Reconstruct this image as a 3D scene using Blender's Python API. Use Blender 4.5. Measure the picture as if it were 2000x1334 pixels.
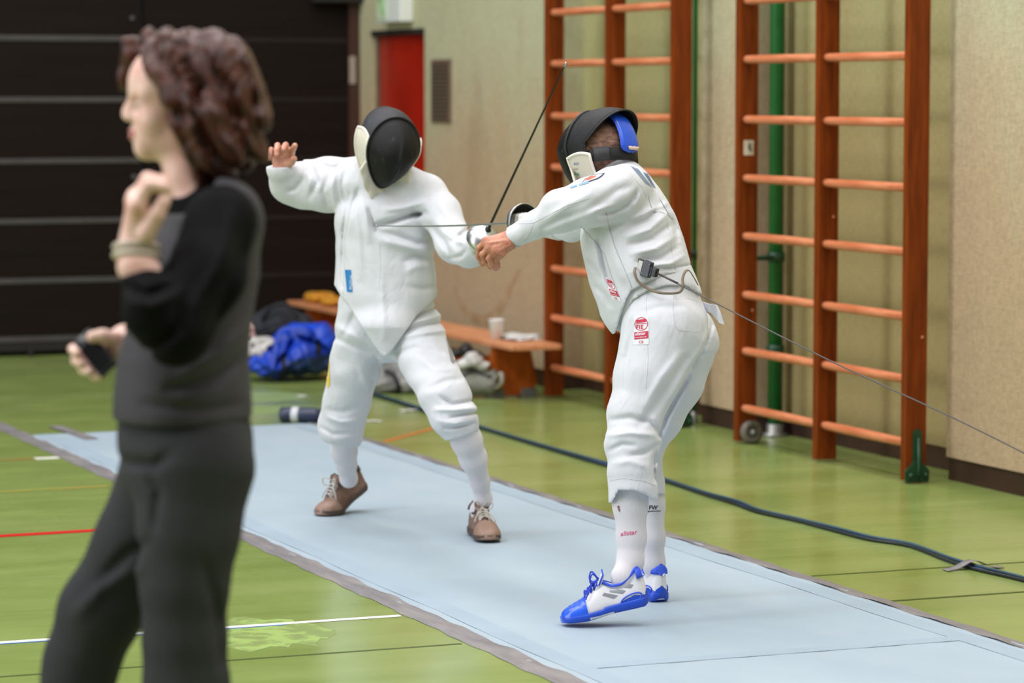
import bpy, bmesh, math, random
import numpy as np
from mathutils import Vector, Matrix
from mathutils.bvhtree import BVHTree

for o in list(bpy.data.objects): bpy.data.objects.remove(o)
SC = bpy.context.scene
COL = SC.collection
rng = random.Random(7)

# ------------------------------------------------------------------ camera
FPX, HOR, VPX, CAMH = 6000.0, 182.0, -1440.0, 1.65
PITCH = math.atan((667-HOR)/FPX)
CP, SP = math.cos(PITCH), math.sin(PITCH)
YAW = math.atan2(1000-VPX, FPX*CP-(HOR-667)*SP)
CY, SY = math.cos(YAW), math.sin(YAW)
cam = bpy.data.cameras.new('camera'); camo = bpy.data.objects.new('camera', cam); COL.objects.link(camo)
camo.location = (0, 0, CAMH); camo.rotation_euler = (math.pi/2-PITCH, 0, -YAW)
cam.lens = FPX/2000*36; cam.sensor_width = 36; cam.clip_end = 200
cam.dof.use_dof = True; cam.dof.focus_distance = 9.72; cam.dof.aperture_fstop = 2.8
SC.camera = camo

# ------------------------------------------------------------------ light
SC.view_settings.view_transform = 'Standard'; SC.view_settings.look = 'None'
SC.view_settings.gamma = 1; SC.view_settings.use_curve_mapping = False
SC.view_settings.exposure = 0.0
wd = bpy.data.worlds.new('hall_light'); SC.world = wd; wd.use_nodes = True
wd.node_tree.nodes['Background'].inputs[0].default_value = (0.95, 0.97, 1.0, 1)
wd.node_tree.nodes['Background'].inputs[1].default_value = 0.21
def hall_lamp(x, y, power, sx=1.2, sy=3.0, z=7.2):
    l = bpy.data.lights.new('ceiling_lamp', 'AREA'); l.shape = 'RECTANGLE'; l.size = sx; l.size_y = sy
    l.energy = power; l.color = (1.0, 0.965, 0.955)
    o = bpy.data.objects.new('ceiling_lamp', l); COL.objects.link(o); o.location = (x, y, z)
for x in (-1.0, 2.6, 5.4):
    for y in (3.0, 7.0, 11.0, 15.0):
        hall_lamp(x, y, 122)

wl_ = bpy.data.lights.new('window_band_daylight', 'AREA'); wl_.shape = 'RECTANGLE'; wl_.size = 26; wl_.size_y = 3.6; wl_.energy = 2600; wl_.color = (0.93, 0.955, 1.0)
wlo = bpy.data.objects.new('window_band_daylight', wl_); COL.objects.link(wlo); wlo.location = (-11, 9, 4.6); wlo.rotation_euler = (0, math.radians(-90+10), 0)   # the hall's window band on the side opposite the wall bars

# ------------------------------------------------------------------ pixel to world (photo frame 2000 x 1334)
V = np.array
CAM = V([0, 0, CAMH])
def wdir(px, py):
    x, y = px-1000.0, py-667.0
    f = FPX*CP-y*SP; u = -y*CP-FPX*SP
    return V([f*SY+x*CY, f*CY-x*SY, u])
def at(px, py, dep): return CAM+wdir(px, py)*(dep/FPX)
def gnd(px, py, z=0.0):
    d = wdir(px, py); return CAM+d*((z-CAMH)/d[2])
def onX(px, py, X): d = wdir(px, py); return CAM+d*(X/d[0])
def onY(px, py, Y): d = wdir(px, py); return CAM+d*(Y/d[1])
RGT = V([CY, -SY, 0.0]); FWD = V([SY, CY, 0.0]); UP = V([0, 0, 1.0])   # level axes of the view
VUP = V([SP*SY, SP*CY, CP]); VFW = V([CP*SY, CP*CY, -SP])                  # tilted axes of the view
def ppm(dep): return FPX/dep                                            # pixels per metre
def unit(v): v = np.asarray(v, float); return v/np.linalg.norm(v)

# ------------------------------------------------------------------ object helpers
def link(name, me, mat=None, parent=None, smooth=False):
    o = bpy.data.objects.new(name, me); COL.objects.link(o)
    if mat is not None and not me.materials: me.materials.append(mat)
    if parent is not None: o.parent = parent
    if smooth: me.shade_smooth()
    return o
def tag(o, label=None, cat=None, group=None, kind=None):
    if label: o['label'] = label
    if cat: o['category'] = cat
    if group: o['group'] = group
    if kind: o['kind'] = kind
    return o
def thing(name, label, cat, loc=(0, 0, 0), rz=0.0, group=None):
    o = bpy.data.objects.new(name, None); COL.objects.link(o); o.location = loc; o.rotation_euler.z = rz
    o.empty_display_size = .1
    return tag(o, label, cat, group)
def np_mesh(name, verts, faces):
    """faces: (n,4) or (n,3) int array"""
    me = bpy.data.meshes.new(name); verts = np.asarray(verts, np.float32); faces = np.asarray(faces, np.int32)
    k = faces.shape[1]
    me.vertices.add(len(verts)); me.vertices.foreach_set('co', verts.ravel())
    me.loops.add(faces.size); me.loops.foreach_set('vertex_index', faces.ravel())
    me.polygons.add(len(faces)); me.polygons.foreach_set('loop_start', np.arange(0, faces.size, k, dtype=np.int32))
    me.update(calc_edges=True); me.validate()
    return me
def py_mesh(name, v, f):
    me = bpy.data.meshes.new(name); me.from_pydata([tuple(map(float, p)) for p in v], [], [tuple(q) for q in f]); me.update(); return me
def box_mesh(name, lo, hi, bev=0.0):
    bm = bmesh.new(); bmesh.ops.create_cube(bm, size=1)
    lo, hi = V(lo, dtype=float), V(hi, dtype=float)
    for v in bm.verts: v.co = Vector((lo+hi)/2+V(v.co)*(hi-lo))
    if bev > 0: bmesh.ops.bevel(bm, geom=bm.edges[:], offset=bev, segments=2, affect='EDGES', profile=.6)
    me = bpy.data.meshes.new(name); bm.to_mesh(me); bm.free(); return me
def box(name, lo, hi, mat, parent=None, bev=0.0): return link(name, box_mesh(name, lo, hi, bev), mat, parent)
def prism_mesh(name, poly, axis, a, b, bev=0.0):
    """poly: 2D points in the two other axes (in order), extruded along axis from a to b"""
    n = len(poly); v = []
    for t in (a, b):
        for p in poly:
            q = [p[0], p[1]]; q.insert(axis, t); v.append(q)
    f = [tuple(range(n))[::-1], tuple(range(n, 2*n))]+[(i, (i+1) % n, n+(i+1) % n, n+i) for i in range(n)]
    me = py_mesh(name, v, f); bm = bmesh.new(); bm.from_mesh(me)
    if bev > 0: bmesh.ops.bevel(bm, geom=bm.edges[:], offset=bev, segments=2, affect='EDGES')
    bmesh.ops.recalc_face_normals(bm, faces=bm.faces[:]); bm.to_mesh(me); bm.free(); return me
def frames(pts):
    pts = [V(p, dtype=float) for p in pts]; out = []; ref = None
    for i in range(len(pts)):
        t = unit(pts[min(i+1, len(pts)-1)]-pts[max(i-1, 0)])
        if ref is None:
            ref = np.cross(t, [0, 0, 1]) if abs(t[2]) < .9 else np.cross(t, [1, 0, 0])
        n = unit(ref-t*np.dot(ref, t)); ref = n; out.append((t, n, np.cross(t, n)))
    return out
def tube_mesh(name, pts, r, seg=8, closed=False, flat=1.0):
    """tube along points; r scalar or list; flat scales the second axis"""
    pts = [V(p, dtype=float) for p in pts]; fr = frames(pts); n = len(pts)
    rs = r if hasattr(r, '__len__') else [r]*n
    v = []; f = []
    for p, (t, a, b), ri in zip(pts, fr, rs):
        for k in range(seg):
            th = 2*math.pi*k/seg; v.append(p+a*math.cos(th)*ri+b*math.sin(th)*ri*flat)
    m = n if closed else n-1
    for i in range(m):
        for k in range(seg):
            j = (i+1) % n; f.append((i*seg+k, i*seg+(k+1) % seg, j*seg+(k+1) % seg, j*seg+k))
    if not closed: f += [tuple(range(seg))[::-1], tuple(range((n-1)*seg, n*seg))]
    me = py_mesh(name, v, f)
    bm = bmesh.new(); bm.from_mesh(me); bmesh.ops.recalc_face_normals(bm, faces=bm.faces[:]); bm.to_mesh(me); bm.free(); return me
def tube(name, pts, r, mat, parent=None, seg=8, closed=False, flat=1.0):
    return link(name, tube_mesh(name, pts, r, seg, closed, flat), mat, parent, True)
def smooth_path(pts, n=8):
    """Catmull-Rom through points"""
    P = [V(p, dtype=float) for p in pts]; P = [2*P[0]-P[1]]+P+[2*P[-1]-P[-2]]; out = []
    for i in range(1, len(P)-2):
        for k in range(n):
            t = k/n; a, b, c, d = P[i-1:i+3]
            out.append(.5*((2*b)+(c-a)*t+(2*a-5*b+4*c-d)*t*t+(3*b-a-3*c+d)*t**3))
    out.append(P[-2]); return out
def lathe_mesh(name, prof, seg=24, M=None, caps=True):
    """prof: (r, z) list revolved about local z; M 4x4 numpy to place"""
    v = []; f = []
    for r, z in prof:
        for k in range(seg):
            th = 2*math.pi*k/seg; v.append([r*math.cos(th), r*math.sin(th), z])
    v = V(v)
    if M is not None: v = v@M[:3, :3].T+M[:3, 3]
    for i in range(len(prof)-1):
        for k in range(seg): f.append((i*seg+k, i*seg+(k+1) % seg, (i+1)*seg+(k+1) % seg, (i+1)*seg+k))
    if caps and prof[0][0] > 1e-6: f.append(tuple(range(seg))[::-1])
    if caps and prof[-1][0] > 1e-6: f.append(tuple(range((len(prof)-1)*seg, len(prof)*seg)))
    me = py_mesh(name, v, f); bm = bmesh.new(); bm.from_mesh(me); bmesh.ops.remove_doubles(bm, verts=bm.verts[:], dist=1e-6)
    bmesh.ops.recalc_face_normals(bm, faces=bm.faces[:]); bm.to_mesh(me); bm.free(); return me
def frameM(origin, x, y, z):
    M = np.eye(4); M[:3, 0] = x; M[:3, 1] = y; M[:3, 2] = z; M[:3, 3] = origin; return M
def axesM(origin, zdir, xhint=(0, 0, 1)):
    z = unit(zdir); x = np.asarray(xhint, float); x = unit(x-z*np.dot(x, z)); return frameM(origin, x, np.cross(z, x), z)
def grid_mesh(name, rows, close_u=False, thick=0.0):
    """rows: list of equally long point lists -> quad sheet, optionally thickened"""
    R = V(rows, dtype=float); n, m = R.shape[:2]; v = R.reshape(-1, 3); f = []
    for i in range(n-1):
        for j in range(m if close_u else m-1):
            k = (j+1) % m; f.append((i*m+j, i*m+k, (i+1)*m+k, (i+1)*m+j))
    me = py_mesh(name, v, f)
    if thick:
        bm = bmesh.new(); bm.from_mesh(me); bm.normal_update()
        bmesh.ops.solidify(bm, geom=bm.faces[:], thickness=thick)
        bmesh.ops.recalc_face_normals(bm, faces=bm.faces[:]); bm.to_mesh(me); bm.free()
    return me

# ------------------------------------------------------------------ signed-distance modelling of soft bodies
class Sdf:
    def __init__(s): s.p = []; s.cuts = []; s.disp = []
    def _add(s, kind, data, lo, hi, k, op): s.p.append((kind, data, lo, hi, k, op)); return s
    def cone(s, a, b, ra, rb, k=.02, flat=None, op=1):
        a, b = V(a, dtype=float), V(b, dtype=float); M = None; ex = 1.0
        if flat is not None:
            M = np.eye(3)
            for n, fac in flat:
                n = unit(n); M = M@(np.eye(3)+(1/fac-1)*np.outer(n, n)); ex = max(ex, fac)
        r = max(ra, rb)*ex+k+.025
        return s._add(0, (a, b, ra, rb, M), np.minimum(a, b)-r, np.maximum(a, b)+r, k, op)
    def ball(s, c, r, k=.02, flat=None, op=1): return s.cone(c, V(c)+1e-4, r, r, k, flat, op)
    def chain(s, pts, k=.02, flat=None, op=1):
        for (a, ra), (b, rb) in zip(pts[:-1], pts[1:]): s.cone(a, b, ra, rb, k, flat, op)
        return s
    def cut(s, fn): s.cuts.append(fn); return s
    def ev(s, P, lo=None, hi=None):
        D = np.full(len(P), 1.0)
        for kind, (a, b, ra, rb, M), plo, phi, k, op in s.p:
            if lo is not None and (np.any(plo > hi) or np.any(phi < lo)): continue
            Q = P; A, B = a, b
            if M is not None: Q = P@M.T; A = M@a; B = M@b
            ba = B-A; w = Q-A; t = np.clip(w@ba/max(ba@ba, 1e-12), 0, 1)
            w = w-t[:, None]*ba; d = np.sqrt(np.einsum('ij,ij->i', w, w))-(ra+t*(rb-ra))
            if op == 1:
                h = np.maximum(k-np.abs(D-d), 0)/k; D = np.minimum(D, d)-h*h*k*.25
            else:
                d = -d; h = np.maximum(k-np.abs(D-d), 0)/k; D = np.maximum(D, d)+h*h*k*.25
        if s.disp:
            m = np.abs(D) < .045
            if m.any():
                Q = P[m]; D[m] += sum(fn(Q) for fn in s.disp)
        for fn in s.cuts: D = np.maximum(D, fn(P))
        return D
    def build(s, vox, smooth=1):
        adds = [q for q in s.p if q[5] == 1]
        lo = np.min([q[2] for q in adds], axis=0); hi = np.max([q[3] for q in adds], axis=0)
        n = 24; bs = n*vox; nb = np.ceil((hi-lo)/bs).astype(int)
        bi = np.stack(np.meshgrid(*[np.arange(m) for m in nb], indexing='ij'), -1).reshape(-1, 3)
        cen = lo+(bi+.5)*bs; Dc = s.ev(cen); bi = bi[np.abs(Dc) < bs*1.0+.025]
        g = np.arange(-1, n+1); off = np.stack(np.meshgrid(g, g, g, indexing='ij'), -1).reshape(-1, 3)  # points -1..n
        m = n+2; KEYS = []; POS = []; QUADS = []
        BIG = 1 << 20
        corners = [(i, j, k) for i in (0, 1) for j in (0, 1) for k in (0, 1)]
        edges = [(a, b) for a in corners for b in corners if sum(b)-sum(a) == 1 and all(y >= x for x, y in zip(a, b))]
        for b in bi:
            base = b*n; gp = base+off; P = lo+gp*vox
            D = s.ev(P, P.min(0), P.max(0)).reshape(m, m, m); S = D < 0
            if S.all() or not S.any(): continue
            c = m-1; cnt = np.zeros((c, c, c), np.int8)
            for i, j, k in corners: cnt += S[i:i+c, j:j+c, k:k+c]
            act = np.argwhere((cnt > 0) & (cnt < 8))
            if not len(act): continue
            acc = np.zeros((len(act), 3)); num = np.zeros(len(act))
            for a, e in edges:
                da = D[act[:, 0]+a[0], act[:, 1]+a[1], act[:, 2]+a[2]]; de = D[act[:, 0]+e[0], act[:, 1]+e[1], act[:, 2]+e[2]]
                x = (da < 0) != (de < 0); t = np.where(x, da/np.where(x, da-de, 1), 0)
                acc += np.where(x[:, None], V(a)+t[:, None]*(V(e)-V(a)), 0); num += x
            gc = act-1+base; POS.append(lo+(gc+acc/num[:, None])*vox)
            key = lambda q: ((q[..., 0]+4)*BIG+(q[..., 1]+4))*BIG+(q[..., 2]+4)
            KEYS.append(key(gc.astype(np.int64)))
            for ax in range(3):      # grid edges owned by this block: start point index 0..n-1 (array 1..n)
                u, w = [(1, 2), (2, 0), (0, 1)][ax]
                sl0 = [slice(1, n+1)]*3; sl1 = list(sl0); sl1[ax] = slice(2, n+2)
                A, B = S[tuple(sl0)], S[tuple(sl1)]; E = np.argwhere(A != B)
                if not len(E): continue
                flip = A[E[:, 0], E[:, 1], E[:, 2]]; q = (E+base).astype(np.int64); eu = np.eye(3, dtype=np.int64)[u]; ew = np.eye(3, dtype=np.int64)[w]
                Q = np.stack([key(q-eu-ew), key(q-ew), key(q), key(q-eu)], 1)
                Q[~flip] = Q[~flip][:, ::-1]; QUADS.append(Q)
        K = np.concatenate(KEYS); PP = np.concatenate(POS); uq, ix = np.unique(K, return_index=True); PP = PP[ix]
        Q = np.searchsorted(uq, np.concatenate(QUADS))
        e = np.concatenate([Q[:, [0, 1]], Q[:, [1, 2]], Q[:, [2, 3]], Q[:, [3, 0]]])
        for it in range(smooth):
            for lam in (.5, -.45):
                sm = np.zeros_like(PP); ct = np.zeros(len(PP))
                for a in range(3): sm[:, a] = np.bincount(e[:, 0], PP[e[:, 1], a], len(PP))
                ct = np.bincount(e[:, 0], minlength=len(PP)); PP = PP+lam*(sm/np.maximum(ct, 1)[:, None]-PP)
        return PP, Q
    def obj(s, name, vox, mat, parent=None, smooth=1):
        v, q = s.build(vox, smooth); me = np_mesh(name, v, q)
        o = link(name, me, mat, parent, True); return o
def wave(dirv, wl, amp, ph=0.0, warp=.35, wwl=.23, mask=None):
    """cloth ripple across direction dirv"""
    dirv = unit(dirv)
    def f(P):
        s = P@dirv; wob = np.sin(P[:, 0]*2*math.pi/wwl+1.3+ph)+np.sin(P[:, 1]*2*math.pi/(wwl*.8)+.4)+np.sin(P[:, 2]*2*math.pi/(wwl*1.3)+2.1*ph)
        d = amp*np.sin(2*math.pi*s/wl+ph+warp*2*wob)*(.6+.4*np.sin(P[:, 2]*9+P[:, 0]*7+ph))
        return d if mask is None else d*mask(P)
    return f
def near(c, r):
    c = V(c)
    return lambda P: np.exp(-np.sum((P-c)**2, 1)/(r*r))
def hem(points, dep, sign=1):
    """cut below (sign 1) or above (sign -1) a photo-space polyline, swept along the view's level depth axis"""
    w = [at(px, py, dep) for px, py in points]; us = V([p@RGT for p in w]); zs = V([p[2] for p in w])
    i = np.argsort(us); us = us[i]; zs = zs[i]
    q = 1/math.sqrt(1+float(np.max(np.abs(np.diff(zs)/np.maximum(np.diff(us), 1e-6))))**2)
    return lambda P: sign*q*(np.interp(P@RGT, us, zs)-P[:, 2])
def plane_cut(p, n): p, n = V(p), unit(n); return lambda P: (P-p)@n     # keeps the side against n

# ------------------------------------------------------------------ marks and seams that lie on a surface
_bvh = {}
def bvh(o):
    if o.name not in _bvh:
        me = o.data; n = len(me.vertices); c = np.empty(n*3, np.float32); me.vertices.foreach_get('co', c)
        me.calc_loop_triangles(); t = np.empty(len(me.loop_triangles)*3, np.int32); me.loop_triangles.foreach_get('vertices', t)
        _bvh[o.name] = BVHTree.FromPolygons(c.reshape(-1, 3).tolist(), t.reshape(-1, 3).tolist())
    return _bvh[o.name]
def lay(o, px, py, off=.0015):
    """point of surface o seen at photo pixel, lifted off along the normal"""
    d = unit(wdir(px, py)); h = bvh(o).ray_cast(Vector(CAM), Vector(d))
    if h[0] is None:
        # grazing: the surface point nearest to the ray
        best = min((bvh(o).find_nearest(Vector(CAM+d*s)) for s in np.linspace(9.0, 12.6, 73)), key=lambda h: h[3]); p, n = best[0], best[1]
    else: p, n = h[0], h[1]
    if n.dot(Vector(d)) > 0: n = -n
    return V(p)+V(n)*off
def seam(name, o, pts, mat, parent, r=.0016, step=6, off=.0002):
    r = r*.75
    L = []
    for (a, b) in zip(pts[:-1], pts[1:]):
        n = max(1, int(math.hypot(b[0]-a[0], b[1]-a[1])/step))
        L += [lay(o, a[0]+(b[0]-a[0])*k/n, a[1]+(b[1]-a[1])*k/n, off) for k in range(n)]
    L.append(lay(o, *pts[-1], off)); return tube(name, L, r, mat, parent, 6)
def px_patch(name, o, polys, mat, parent, off=.0016, cell=5.0, thick=0.0):
    """flat print: photo-space polygons laid on surface o"""
    bm = bmesh.new()
    for poly in polys:
        vs = [bm.verts.new((p[0], p[1], 0)) for p in poly]; bm.faces.new(vs)
    bmesh.ops.triangulate(bm, faces=bm.faces[:])
    for it in range(5):
        es = [e for e in bm.edges if e.calc_length() > cell]
        if not es: break
        bmesh.ops.subdivide_edges(bm, edges=es, cuts=1)
        bmesh.ops.triangulate(bm, faces=bm.faces[:])
    for v in bm.verts: v.co = Vector(lay(o, v.co.x, v.co.y, off))
    if thick: bm.normal_update(); bmesh.ops.solidify(bm, geom=bm.faces[:], thickness=thick)
    me = bpy.data.meshes.new(name); bm.to_mesh(me); bm.free(); return link(name, me, mat, parent)
def text_polys(txt, org, ux, uy, size=1.0, bold=0.0, spacing=1.0):
    """returns a bmesh-free list of triangles of a text in photo pixels: org + x*ux + y*uy"""
    cu = bpy.data.curves.new('lettering', 'FONT'); cu.body = txt; cu.size = size; cu.offset = bold; cu.space_character = spacing
    cu.resolution_u = 3; ob = bpy.data.objects.new('lettering', cu); COL.objects.link(ob)
    dg = bpy.context.evaluated_depsgraph_get(); me = bpy.data.meshes.new_from_object(ob.evaluated_get(dg))
    bpy.data.objects.remove(ob); bpy.data.curves.remove(cu)
    out = []; org, ux, uy = V(org, dtype=float), V(ux, dtype=float), V(uy, dtype=float)
    for p in me.polygons:
        out.append([org+me.vertices[i].co.x*ux+me.vertices[i].co.y*uy for i in p.vertices])
    bpy.data.meshes.remove(me); return out
def px_text(name, o, txt, org, ux, uy, mat, parent, size=1.0, bold=0.0, off=.0022, spacing=1.0, cell=6):
    return px_patch(name, o, text_polys(txt, org, ux, uy, size, bold, spacing), mat, parent, off, cell)

# ------------------------------------------------------------------ materials
def lin(c):
    c = V(c, dtype=float)/255.0
    return tuple(np.where(c <= .04045, c/12.92, ((c+.055)/1.055)**2.4))+(1.0,)
def mat(name, rgb, rough=.6, var=0.0, vscale=8.0, bump=0.0, bscale=200.0, metal=0.0, spec=.5, rgb2=None, sheen=0.0, coat=0.0, stretch=None, trans=0.0, sss=0.0):
    m = bpy.data.materials.new(name); m.use_nodes = True; nt = m.node_tree; b = nt.nodes['Principled BSDF']
    b.inputs['Base Color'].default_value = lin(rgb); b.inputs['Roughness'].default_value = rough
    b.inputs['Metallic'].default_value = metal; b.inputs['Specular IOR Level'].default_value = spec
    if sheen: b.inputs['Sheen Weight'].default_value = sheen
    if coat: b.inputs['Coat Weight'].default_value = coat; b.inputs['Coat Roughness'].default_value = .1
    if trans: b.inputs['Transmission Weight'].default_value = trans
    if sss: b.inputs['Subsurface Weight'].default_value = sss; b.inputs['Subsurface Radius'].default_value = (.012, .005, .003); b.inputs['Subsurface Scale'].default_value = .6
    tc = nt.nodes.new('ShaderNodeTexCoord'); src = tc.outputs['Object']
    if stretch is not None:
        mp = nt.nodes.new('ShaderNodeMapping'); mp.inputs['Scale'].default_value = stretch; nt.links.new(src, mp.inputs[0]); src = mp.outputs[0]
    if var or rgb2 is not None:
        nz = nt.nodes.new('ShaderNodeTexNoise'); nz.inputs['Scale'].default_value = vscale; nz.inputs['Detail'].default_value = 6; nz.inputs['Roughness'].default_value = .6
        nt.links.new(src, nz.inputs[0]); mx = nt.nodes.new('ShaderNodeMix'); mx.data_type = 'RGBA'
        a = lin(rgb); c2 = lin(rgb2) if rgb2 is not None else tuple(x*(1-var) for x in a[:3])+(1,)
        mx.inputs[6].default_value = a; mx.inputs[7].default_value = c2
        mr = nt.nodes.new('ShaderNodeMapRange'); mr.inputs[1].default_value = .35; mr.inputs[2].default_value = .68
        nt.links.new(nz.outputs[0], mr.inputs[0]); nt.links.new(mr.outputs[0], mx.inputs[0]); nt.links.new(mx.outputs[2], b.inputs['Base Color'])
    if bump:
        nb = nt.nodes.new('ShaderNodeTexNoise'); nb.inputs['Scale'].default_value = bscale; nb.inputs['Detail'].default_value = 3
        nt.links.new(tc.outputs['Object'] if stretch is None else src, nb.inputs[0]); bp = nt.nodes.new('ShaderNodeBump'); bp.inputs['Strength'].default_value = bump; bp.inputs['Distance'].default_value = .004
        nt.links.new(nb.outputs[0], bp.inputs['Height']); nt.links.new(bp.outputs[0], b.inputs['Normal'])
    return m
# ================================================================== the hall
def surf(name, build):
    m = bpy.data.materials.new(name); m.use_nodes = True; nt = m.node_tree; build(nt, nt.nodes, nt.links, nt.nodes['Principled BSDF']); return m
def nnoise(nt, src, scale, detail=5, rough=.6, stretch=None):
    if stretch:
        mp = nt.nodes.new('ShaderNodeMapping'); mp.inputs['Scale'].default_value = stretch; nt.links.new(src, mp.inputs[0]); src = mp.outputs[0]
    n = nt.nodes.new('ShaderNodeTexNoise'); n.inputs['Scale'].default_value = scale; n.inputs['Detail'].default_value = detail; n.inputs['Roughness'].default_value = rough
    nt.links.new(src, n.inputs[0]); return n.outputs[0]
def nrange(nt, src, a, b, c=0.0, d=1.0):
    n = nt.nodes.new('ShaderNodeMapRange'); n.inputs[1].default_value = a; n.inputs[2].default_value = b; n.inputs[3].default_value = c; n.inputs[4].default_value = d
    nt.links.new(src, n.inputs[0]); return n.outputs[0]
def nmix(nt, fac, a, b, mode='MIX'):
    n = nt.nodes.new('ShaderNodeMix'); n.data_type = 'RGBA'; n.blend_type = mode
    for i, x in ((0, fac), (6, a), (7, b)):
        if hasattr(x, 'links') or isinstance(x, bpy.types.NodeSocket): nt.links.new(x, n.inputs[i])
        else: n.inputs[i].default_value = x
    return n.outputs[2]
def nbump(nt, src, strength, dist=.003):
    n = nt.nodes.new('ShaderNodeBump'); n.inputs['Strength'].default_value = strength; n.inputs['Distance'].default_value = dist
    nt.links.new(src, n.inputs['Height']); return n.outputs[0]
def m_floor(nt, N, L, b):
    tc = N.new('ShaderNodeTexCoord').outputs['Object']
    a = nnoise(nt, tc, 1.0, 6, .6, (.35, 2.2, 1)); c = nmix(nt, nrange(nt, a, .35, .7), lin((122, 142, 72)), lin((142, 158, 92)))
    f = nnoise(nt, tc, 5.0, 8, .7, (.5, 2.5, 1)); c = nmix(nt, nrange(nt, f, .5, .8, 0, .35), c, lin((156, 168, 112)))
    L.new(c, b.inputs['Base Color']); g = nnoise(nt, tc, 3, 5, .6)
    L.new(nrange(nt, g, .3, .7, .15, .26), b.inputs['Roughness']); b.inputs['Specular IOR Level'].default_value = .42
    L.new(nbump(nt, nnoise(nt, tc, 160, 2), .03), b.inputs['Normal'])
M_FLOOR = surf('green_sports_floor', m_floor)
def jute(c1, c2, c3):
    def f(nt, N, L, b):
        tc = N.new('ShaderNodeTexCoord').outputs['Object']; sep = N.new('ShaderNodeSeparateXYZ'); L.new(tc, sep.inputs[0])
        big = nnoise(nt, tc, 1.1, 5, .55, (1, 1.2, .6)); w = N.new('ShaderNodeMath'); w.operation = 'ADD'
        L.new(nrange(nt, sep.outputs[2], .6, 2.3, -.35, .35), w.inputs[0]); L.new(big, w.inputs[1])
        c = nmix(nt, nrange(nt, w.outputs[0], .35, .8), lin(c1), lin(c2))           # greener higher up, broken up by noise
        d = nnoise(nt, tc, 2.2, 6, .65, (1, 1, .35)); c = nmix(nt, nrange(nt, d, .55, .82, 0, .5), c, lin(c3))
        weave = nnoise(nt, tc, 90, 3, .7, (1, 1, .3)); weave2 = nnoise(nt, tc, 90, 3, .7, (1, .3, 1.4))
        s = N.new('ShaderNodeMath'); s.operation = 'ADD'; L.new(weave, s.inputs[0]); L.new(weave2, s.inputs[1])
        c = nmix(nt, nrange(nt, s.outputs[0], .7, 1.3, 0, .35), c, lin((70, 55, 38)))
        L.new(c, b.inputs['Base Color']); b.inputs['Roughness'].default_value = .95; b.inputs['Specular IOR Level'].default_value = .1
        L.new(nbump(nt, s.outputs[0], .35, .004), b.inputs['Normal'])
    return f
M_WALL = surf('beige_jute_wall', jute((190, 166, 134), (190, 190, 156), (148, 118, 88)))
M_RECESS = surf('shade_toned_olive_jute', jute((166, 150, 104), (172, 170, 122), (116, 96, 56)))  # olive cloth, with the recess shade behind the bars darkened into its colour
M_SKIRT = mat('dark_brown_skirting', (62, 38, 30), .5, .3, 6)
M_WOOD = mat('orange_brown_post_wood', (130, 58, 14), .42, 0, 5, .05, 60, rgb2=(92, 38, 8), stretch=(6, 6, .6), spec=.18)
M_RUNG = mat('worn_rung_wood', (210, 136, 98), .4, 0, 6, .05, 60, rgb2=(182, 100, 62), stretch=(5, .8, 5), spec=.3)
M_GREEN = mat('green_pipe_enamel', (22, 104, 44), .35, .25, 6)
M_DKGREEN = mat('dark_green_casting', (24, 66, 38), .45, .3, 20)
M_GREYW = mat('grey_rubber_wheel', (104, 98, 88), .6, .2, 30)
M_STEEL = mat('dull_steel', (150, 150, 148), .4, .1, 20, metal=.8)
M_PLANK = mat('dark_brown_gate_board', (26, 19, 16), .6, .3, 3, .05, 60, stretch=(.4, 3, 6), spec=.12)
M_STRIP = mat('dark_grey_gate_profile', (74, 72, 72), .45, .2, 6, spec=.3)
M_STRIP2 = mat('black_brown_gate_profile', (36, 31, 29), .5, .2, 6, spec=.2)
M_FRAME = mat('reddish_brown_frame', (62, 36, 28), .45, .2, 6)
M_RED = mat('red_door_paint', (186, 34, 12), .3, 0, 2, rgb2=(150, 26, 10), stretch=(1, 2.0, .4))
M_GRILLE = mat('brown_grey_grille', (112, 92, 74), .6, .2, 8)
M_DARKGAP = mat('dark_gap', (24, 20, 17), .8)
M_WHITEBOX = mat('white_lamp_housing', (214, 218, 212), .5)
M_SIGNGREEN = mat('exit_sign_green', (110, 160, 96), .5)

WX, RX, FY = 6.63, 6.80, 19.05            # wall face, recess face, far wall
def structure(o): o['kind'] = 'structure'; return o
floor = structure(link('floor', py_mesh('floor', [(-14, -6, 0), (7.0, -6, 0), (7.0, 20, 0), (-14, 20, 0)], [(0, 1, 2, 3)]), M_FLOOR))

# --- right wall: piers with recesses behind the wall bars, and the door opening
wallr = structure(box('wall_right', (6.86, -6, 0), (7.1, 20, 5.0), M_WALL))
R1 = (11.41, 13.26); R2 = (13.85, 15.72)
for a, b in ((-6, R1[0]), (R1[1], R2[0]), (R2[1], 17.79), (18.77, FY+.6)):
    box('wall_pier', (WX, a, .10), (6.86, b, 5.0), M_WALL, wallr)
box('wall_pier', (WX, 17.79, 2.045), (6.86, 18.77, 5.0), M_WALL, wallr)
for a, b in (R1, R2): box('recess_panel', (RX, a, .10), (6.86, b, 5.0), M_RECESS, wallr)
sk = structure(box('baseboard_right', (WX+.012, -6, 0), (6.87, R1[0], .10), M_SKIRT))
box('skirting', (RX+.0, R1[0], 0), (6.87, R1[1], .10), M_SKIRT, sk)
box('skirting', (WX+.012, R1[1], 0), (6.87, R2[0], .10), M_SKIRT, sk)
box('skirting', (RX+.0, R2[0], 0), (6.87, R2[1], .10), M_SKIRT, sk)
box('skirting', (WX+.012, R2[1], 0), (6.87, 17.79, .10), M_SKIRT, sk)
box('skirting', (WX+.012, 18.77, 0), (6.87, FY, .10), M_SKIRT, sk)
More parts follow.
